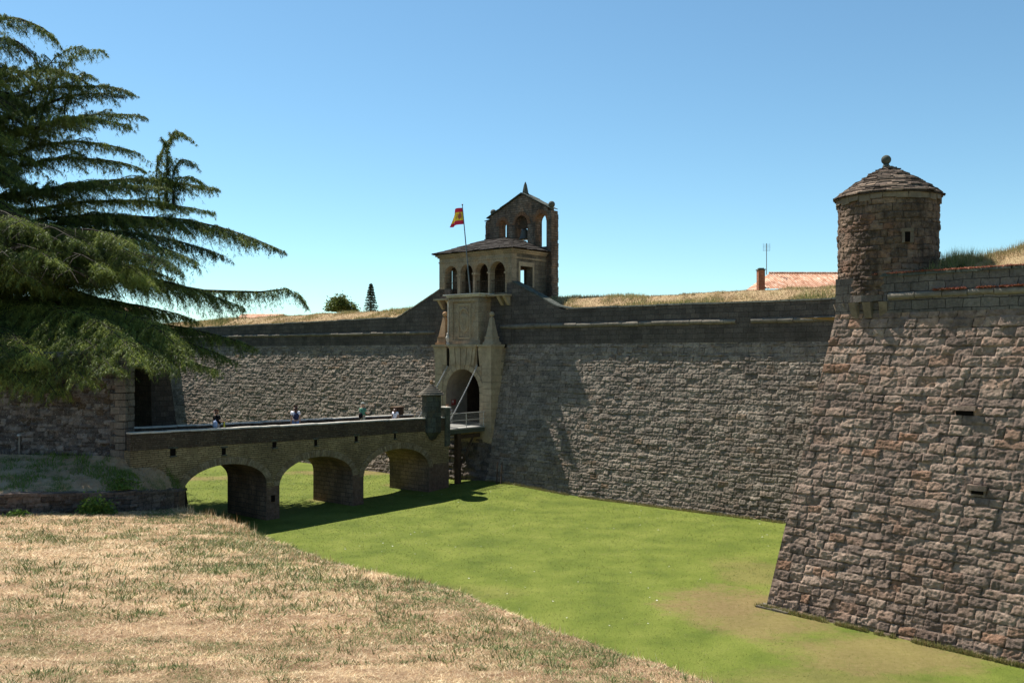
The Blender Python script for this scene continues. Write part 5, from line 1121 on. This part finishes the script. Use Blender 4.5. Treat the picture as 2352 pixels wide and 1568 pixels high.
sil(17, (190, 370, 61), (503, 434, 61), 3.0); sil(16.5, (210, 430, 60), (490, 488, 61), 3.0)
for b_, c_, e_ in (((385, 480, 60), (372, 250, 60), (436, 318, 60)), ((400, 480, 60), (385, 330, 60), (446, 378, 60)), ((370, 480, 60.5), (345, 330, 60.5), (420, 306, 60.5)), ((395, 480, 60.5), (400, 380, 60), (466, 420, 60))): shoot(b_, c_, e_, 1.1, hang=.7)
sil(15.6, (320, 425, 61), (655, 578, 61), 3.4, hang=.75); sil(15.4, (300, 440, 60), (590, 560, 60), 3.6, hang=.9); sil(15.2, (300, 455, 58), (520, 590, 58), 3.8, hang=.9); sil(15, (220, 470, 55), (450, 600, 56), 3.8, hang=1.0); sil(15, (120, 460, 50), (300, 560, 48), 3.2, hang=.9); sil(14.6, (40, 480, 50), (150, 560, 47), 3.0, hang=.9)
sil(14.0, (250, 560, 60), (395, 640, 60), 2.8)
branch([trunkp(12.2), tip(120, 612, 57.5), tip(264, 632, 59), tip(475, 668, 60), tip(600, 672, 60), tip(655, 662, 60), tip(690, 678, 60), tip(708, 705, 60)], 2.8, hang=1.1, thick=.24, s0=.15)
branch([trunkp(12.4), tip(100, 600, 55), tip(264, 622, 56), tip(420, 655, 57), tip(560, 705, 58)], 3.4, hang=1.2, thick=.2)
sil(10.2, (280, 690, 57), (583, 797, 57), 3.2, hang=.9); sil(10, (270, 700, 55), (540, 830, 55), 3.2, hang=.9); sil(9.8, (240, 710, 52), (500, 850, 50), 3.0, hang=1.0)
sil(11.5, (150, 650, 56), (380, 725, 56), 3.2, hang=1.0); sil(11.2, (100, 660, 53), (300, 745, 52), 3.2, hang=1.0); sil(11.6, (250, 650, 58), (450, 735, 58), 3.0, hang=1.0); sil(11, (40, 660, 52), (180, 750, 50), 3.4, hang=1.0); sil(11.6, (60, 620, 53), (230, 690, 52), 3.2, hang=1.0)
# broad inner boughs that keep the lower crown in shade
for x_, y_, Y_ in ((60, 520, 45), (180, 555, 46), (300, 590, 48), (380, 612, 50), (120, 600, 44.5), (240, 620, 46), (20, 590, 44), (-40, 540, 44), (330, 640, 48), (60, 640, 45), (180, 650, 46)):
    sil(15+random.uniform(-1, 1), (x_-80, y_-90, (Y_+56)/2), (x_, y_, Y_), 4.0, hang=1.0, dens=1.1, thick=.09)
# low fronds that hang over the dark wall
for x_, y_, Y_ in ((-10, 870, 42), (60, 890, 42), (130, 905, 42.5), (200, 880, 42), (260, 850, 42), (320, 835, 42.5), (380, 850, 44), (430, 830, 46), (180, 820, 44), (90, 830, 43), (20, 820, 43), (300, 800, 45)):
    sil(11.5+random.uniform(-.8, .8), (x_-90, y_-170, (Y_+56)/2), (x_, y_, Y_), 3.0, hang=1.0, thick=.04)
# the rest of the crown, all round the trunk
for i in range(160):
    z = crg.uniform(9.6, 27.5); az = crg.uniform(0, 2*math.pi) if i > 90 else crg.uniform(-1.75, -.1)
    Lm = (15*(1-(z-8)/26)**.8+1.5)*crg.uniform(.7, 1.0)
    if i <= 90: Lm *= .98
    if i <= 90 and z < 14: Lm *= .6
    dr = np.array([math.cos(az), math.sin(az), 0]); a = trunkp(z); e = a+dr*Lm+np.array([0, 0, -.18*Lm+crg.uniform(-.6, .6)])
    px_ = CX+F*e[0]/e[1]; lim = np.interp(HY-(e[2]-EYE)*F/e[1], [0, 150, 400, 600, 750], [60, 150, 330, 400, 380])
    if az < .8 and px_ > lim:
        sc_ = max(.3, 1-(px_-lim)*e[1]/F/Lm); e = a+(e-a)*sc_; Lm *= sc_
    c = a+dr*Lm*.5+np.array([0, 0, .10*Lm])
    far = (math.sin(az) > .3)
    branch(bez(a, c, e, 18), 2.3*min(1, Lm/6)+.3, hang=.8, dens=.62 if far else .8, thick=.13)
T = np.concatenate(tufts); TN = np.clip(np.concatenate(tones)+crg.normal(0, .12, len(T)), 0, 1)
# keep the foliage off the terrace
keep_ = T[:, 2] > 5.6
s_ = (T[:, 2]-3)*.649; hx, hy = T[:, 0]+.712*s_, T[:, 1]-.702*s_      # foliage removed along the sun's path to let light onto the terrace
keep_ &= ~((T[:, 2] > 11.5) & (hx > -26) & (hx < -16) & (hy > 37) & (hy < 43.5) & (fbm(hx*.75, hy*1.1, 97, 3) > .47))
TN = TN[keep_]; T = T[keep_]
n = len(T); 
az = crg.uniform(0, 2*np.pi, n); d1 = np.stack([np.cos(az)*.5, np.sin(az)*.5, -crg.uniform(.1, 1.0, n)], 1); d1 /= np.linalg.norm(d1, axis=1)[:, None]
fa = crg.uniform(0, 2*np.pi, n); d2 = np.stack([np.cos(fa), np.sin(fa), crg.uniform(-.3, .3, n)], 1); L = crg.uniform(.13, .28, n)[:, None]; W = crg.uniform(.009, .023, n)[:, None]
M_ced = m_blade('cedar_needles', [(0, (.035, .055, .018)), (.45, (.12, .155, .04)), (1, (.30, .33, .08))], .3)
cr = tri_obj('crown', np.stack([T-d2*W, T+d2*W, T+d1*L], 1), M_ced, TN, ce)
wood.build('limbs', m_stone('limb_bark', (.02, .016, .012), (.05, .04, .03), 7, .3), ce)
mb = MB(); mb.tube([tuple(trunkp(3.9)), tuple(trunkp(6)), tuple(trunkp(14)), tuple(trunkp(22)), tuple(trunkp(30.5))], [.85, .62, .45, .22, .04], 14); mb.build('trunk', m_stone('cedar_bark', (.05, .035, .028), (.12, .09, .07), 5, .8, .06), ce)

# ---------------------------------------------------------------- people
def skin_obj(name, joints, edges, m, parent, sub=2, root=0):
    me = bpy.data.meshes.new(name+'_tmp'); me.from_pydata([j[0] for j in joints], edges, []); o = bpy.data.objects.new(name+'_tmp', me); C.objects.link(o)
    sk = o.modifiers.new('s', 'SKIN'); sk.use_smooth_shade = True
    for i, j in enumerate(joints): r = j[1]; me.skin_vertices[0].data[i].radius = (r, r) if not hasattr(r, '__len__') else r
    me.skin_vertices[0].data[root].use_root = True
    if sub: o.modifiers.new('b', 'SUBSURF').levels = sub; o.modifiers['b'].render_levels = sub
    dg = bpy.context.evaluated_depsgraph_get(); ev = o.evaluated_get(dg); nm = bpy.data.meshes.new_from_object(ev); nm.name = name
    nm.materials.clear(); nm.materials.append(m); bpy.data.objects.remove(o)
    return link(name, nm, parent, parent['_fr'] if False else PFR)
SKIN = m_plain('skin', (.45, .27, .19), .6); 
def cloth(n, c): return m_plain(n, c, .85, 0, .1)
def person(px, u, h, heading, shirt, legsc, hair, label, longhair=False, cap=None, arm=0, bag=None, group='visitors walking on the bridge', d=None, sleeve=.5, skirt=False, stride=.12):
    global PFR
    d = FR.D(px, u) if d is None else d; z = deck(d) if d < DR else zd
    base = FR.P(u, d, z); ang = math.atan2(FR.g[1], FR.g[0])+heading; PFR = type('x', (), {})(); PFR.M = Matrix.Translation(base) @ Matrix.Rotation(ang, 4, 'Z')
    t = bpy.data.objects.new('person', None); C.objects.link(t); t.matrix_basis = PFR.M.copy(); tag(t, label, 'person', group)
    k = h/1.75; s = lambda *a: tuple(x*k for x in a)      # x forward, y left
    J = []; E = []
    def add(p, r, par=None):
        J.append((s(*p), r*k)); 
        if par is not None: E.append((par, len(J)-1))
        return len(J)-1
    pv = add((0, 0, .96), .125); sp_ = add((0, 0, 1.12), .115, pv); chh = add((0, 0, 1.32), .135, sp_); nk = add((0, 0, 1.46), .055, chh); hd = add((.01, 0, 1.54), .07, nk); ht_ = add((.02, 0, 1.63), .098, hd); tp = add((.015, 0, 1.70), .06, ht_)
    add((.115, 0, 1.60), .015, ht_); add((.02, .10, 1.61), .014, ht_); add((.02, -.10, 1.61), .014, ht_)
    hands = []
    for sd in (1, -1):
        hp = add((0, sd*.09, .90), .10, pv); kx = stride*sd; kn = add((kx*.7+.03, sd*.10, .50), .062, hp); ak = add((kx*1.3-.02, sd*.10, .10), .042, kn); add((kx*1.3+.12, sd*.11, .035), .035, ak)
        sh = add((0, sd*.18, 1.39), .062, chh)
        if arm and sd == -1: el = add((.02, sd*.24, 1.12), .045, sh); wr = add((.24, sd*.20, 1.10), .032, el); fd = Vector((1, 0, 0.1))
        elif arm == 2: el = add((.02, sd*.24, 1.12), .045, sh); wr = add((.24, sd*.16, 1.12), .032, el); fd = Vector((1, 0, .1))
        else: el = add((-.03-sd*.03, sd*.23, 1.12), .045, sh); wr = add((.03-sd*.05, sd*.25, .87), .032, el); fd = Vector((.15, 0, -1))
        wv = Vector(J[wr][0])/k; pm = add(tuple(wv+fd*.06), .03, wr); ax = Vector((1, 0, 0)) if abs(fd.z) > .5 else Vector((0, 0, 1))
        for q, L in ((-.025, .07), (-.008, .08), (.008, .085), (.022, .06)): a = add(tuple(wv+fd*.10+ax*q), .011, pm); add(tuple(wv+fd*(.10+L*.6)+ax*q+Vector((0, -sd*.02, 0))), .009, a)
        a = add(tuple(wv+fd*.06+ax*.045), .011, pm)
    skin_obj('body', J, E, SKIN, t, 1)
    # shirt
    Js = [(s(0, 0, .93), .155*k), (s(0, 0, 1.12), .145*k), (s(0, 0, 1.33), .158*k), (s(0, 0, 1.42), .09*k)]; Es = [(0, 1), (1, 2), (2, 3)]
    for sd in (1, -1):
        shp = Vector((0, sd*.18, 1.38)); elp = Vector((.02 if arm and (sd == -1 or arm == 2) else -.03-sd*.03, sd*.235, 1.12)); e = shp.lerp(elp, sleeve+.2); n0 = len(Js); Js += [(s(*shp), .082*k), (s(*e), .068*k)]; Es += [(2, n0), (n0, n0+1)]
    skin_obj('shirt', Js, Es, shirt, t, 1, 1)
    Jt = [(s(0, 0, .99), .14*k)]; Et = []
    for sd in (1, -1):
        kx = stride*sd; e = .45 if legsc[1] == 'short' else 1.0; hp = Vector((0, sd*.09, .88)); kn = Vector((kx*.7+.03, sd*.10, .50)); n0 = len(Jt)
        if legsc[1] == 'short': Jt += [(s(*hp), .115*k), (s(*hp.lerp(kn, .75)), .085*k)]; Et += [(0, n0), (n0, n0+1)]
        else: Jt += [(s(*hp), .115*k), (s(*kn), .075*k), (s(kx*1.3-.02, sd*.10, .12), .055*k)]; Et += [(0, n0), (n0, n0+1), (n0+1, n0+2)]
    skin_obj('shorts' if legsc[1] == 'short' else 'trousers', Jt, Et, legsc[0], t, 1)
    if hair:
        Jh = [(s(-.01, 0, 1.70), .085*k), (s(-.03, 0, 1.64), .10*k), (s(-.07, 0, 1.56), .06*k)]; Eh = [(0, 1), (1, 2)]
        if longhair: Jh += [(s(-.10, 0, 1.44), .085*k), (s(-.12, 0, 1.30), .05*k)]; Eh += [(2, 3), (3, 4)]
        skin_obj('hair', Jh, Eh, hair, t, 1, 1)
    if cap:
        mb = MB(); mb.lathe(s(.015, 0, 1.66), [(a*k, b*k) for a, b in ((.115, 0), (.112, .04), (.08, .09), (.02, .11))], 14); mb.box(.09*k, .22*k, -.07*k, .07*k, 1.655*k, 1.675*k); mb.build('cap', cap, t, PFR, True)
    if bag:
        kind, mt, where = bag; mb = MB()
        x, y, z = where; rx, ry, rz = (.11, .15, .20) if kind == 'backpack' else (.08, .13, .16)
        vs = []
        mb.lathe((0, 0, 0), [(.02, -1), (.75, -.85), (1, -.3), (.95, .4), (.7, .85), (.02, 1)], 12); mb.v = [((x+a*rx)*k, (y+b*ry)*k, (z+c*rz)*k) for a, b, c in mb.v]
        n0 = len(mb.v); mb.tube([s(x+.05, y+.06, z+rz), s(.09, .10, 1.40), s(.10, .09, 1.15), s(x+.1, y+.08, z-.1)], .015*k, 5); mb.build(kind, mt, t, PFR, True)
    return t
BRN = m_plain('brown_hair', (.10, .045, .03), .5); RED = m_plain('auburn_hair', (.16, .07, .045), .5)
BLACK = cloth('black_cotton', (.012, .012, .014)); BEIGE = cloth('pale_beige', (.55, .47, .42)); WHITE = cloth('white_cotton', (.82, .80, .88)); DENIM = cloth('blue_denim', (.22, .32, .60)); GREEN = cloth('green_cotton', (.10, .27, .20)); KHAKI = cloth('khaki', (.5, .48, .38)); LBLUE = cloth('light_blue', (.45, .55, .80)); NAVY = cloth('navy', (.03, .04, .10)); LIL = cloth('lilac', (.30, .33, .62))
person(498, -4.9, 1.78, .05, BLACK, (BEIGE, 'short'), RED, 'person in a black top with a pale blue bag, nearest the bridge\'s left end', arm=1, bag=('backpack', LBLUE, (-.20, -.14, .98)))
person(679, -5.2, 1.84, 1.1, WHITE, (DENIM, 'short'), BRN, 'person with long brown hair in a white t-shirt and blue shorts, mid-bridge', longhair=True, bag=('backpack', NAVY, (-.20, 0, 1.15)))
person(833, -5.2, 1.88, .1, GREEN, (KHAKI, 'short'), None, 'person in a green t-shirt and grey cap with folded arms raised in front', cap=cloth('grey_cap', (.38, .40, .38)), arm=2, bag=('satchel', BLACK, (-.17, 0, 1.0)))
person(908, -5.0, 1.50, .5, WHITE, (LBLUE, 'short'), BRN, 'girl with long dark hair and a white top, standing before the wooden box', longhair=True)
person(1027.5, -4.9, 1.56, 1.2, LIL, (NAVY, 'short'), m_plain('fair_hair', (.5, .25, .14), .5), 'person in a lilac shirt seen behind the pillar at the drawbridge', arm=1, stride=.05)
# yellow folder held by the first person
d_ = FR.D(498, -4.9); p = FR.P(-4.72, d_+.32, deck(d_)+.93); mb = MB(); mb.box(-.02, .02, -.10, .10, -.17, .17, M=Matrix.Translation(p) @ Matrix.Rotation(.6, 4, 'Z'))
tag(mb.build('folder', m_plain('yellow_card', (.75, .70, .08))), 'bright yellow folder carried by the person in black', 'folder')

# ---------------------------------------------------------------- overall stone and plant colours, one factor per material
GRADE = {'curtain_rubble': (.89, .78, .68), 'bastion_rubble': (.98, .82, .71), 'upper_ashlar': (.74, .66, .60), 'gate_ashlar': (1.3, 1.22, 1.16), 'dressed_stone': (1.3, 1.22, 1.16), 'turret_rubble': (.95, .83, .74),
         'cordon_stone': (.66, .62, .56), 'slate_slabs': (.72, .66, .60), 'arch_ring_stone': (.70, .66, .60), 'bridge_pier_stone': (1.05, 1.0, .92), 'bridge_thin_courses': (1.12, 1.06, .98), 'bridge_parapet_stone': (1.05, .95, .85), 'moat_grass': (.74, .74, .84), 'lawn_blades': (.76, .76, .84),
         'straw_blades': (.96, .91, .82), 'dry_grass_ground': (.88, .80, .70), 'green_blades': (1.0, 1.1, .85), 'cedar_needles': (1.12, 1.12, .98), 'bell_wall_rubble': (1.0, .95, .90), 'flag_red': (1, 1, 1), 'flag_yellow': (1, 1, 1), 'white_cotton': (1, 1, 1), 'skin': (1, 1, 1)}
for m in bpy.data.materials:
    t = m.node_tree; g = GRADE.get(m.name, (.84, .82, .79))
    for n_ in list(t.nodes):
        s_ = n_.inputs.get('Base Color') if n_.type == 'BSDF_PRINCIPLED' else (n_.inputs.get('Color') if n_.type == 'BSDF_TRANSLUCENT' else None)
        if s_ is not None and s_.links:
            src = s_.links[0].from_socket; t.links.new(mix(t, 1.0, src, g, 'MULTIPLY'), s_)
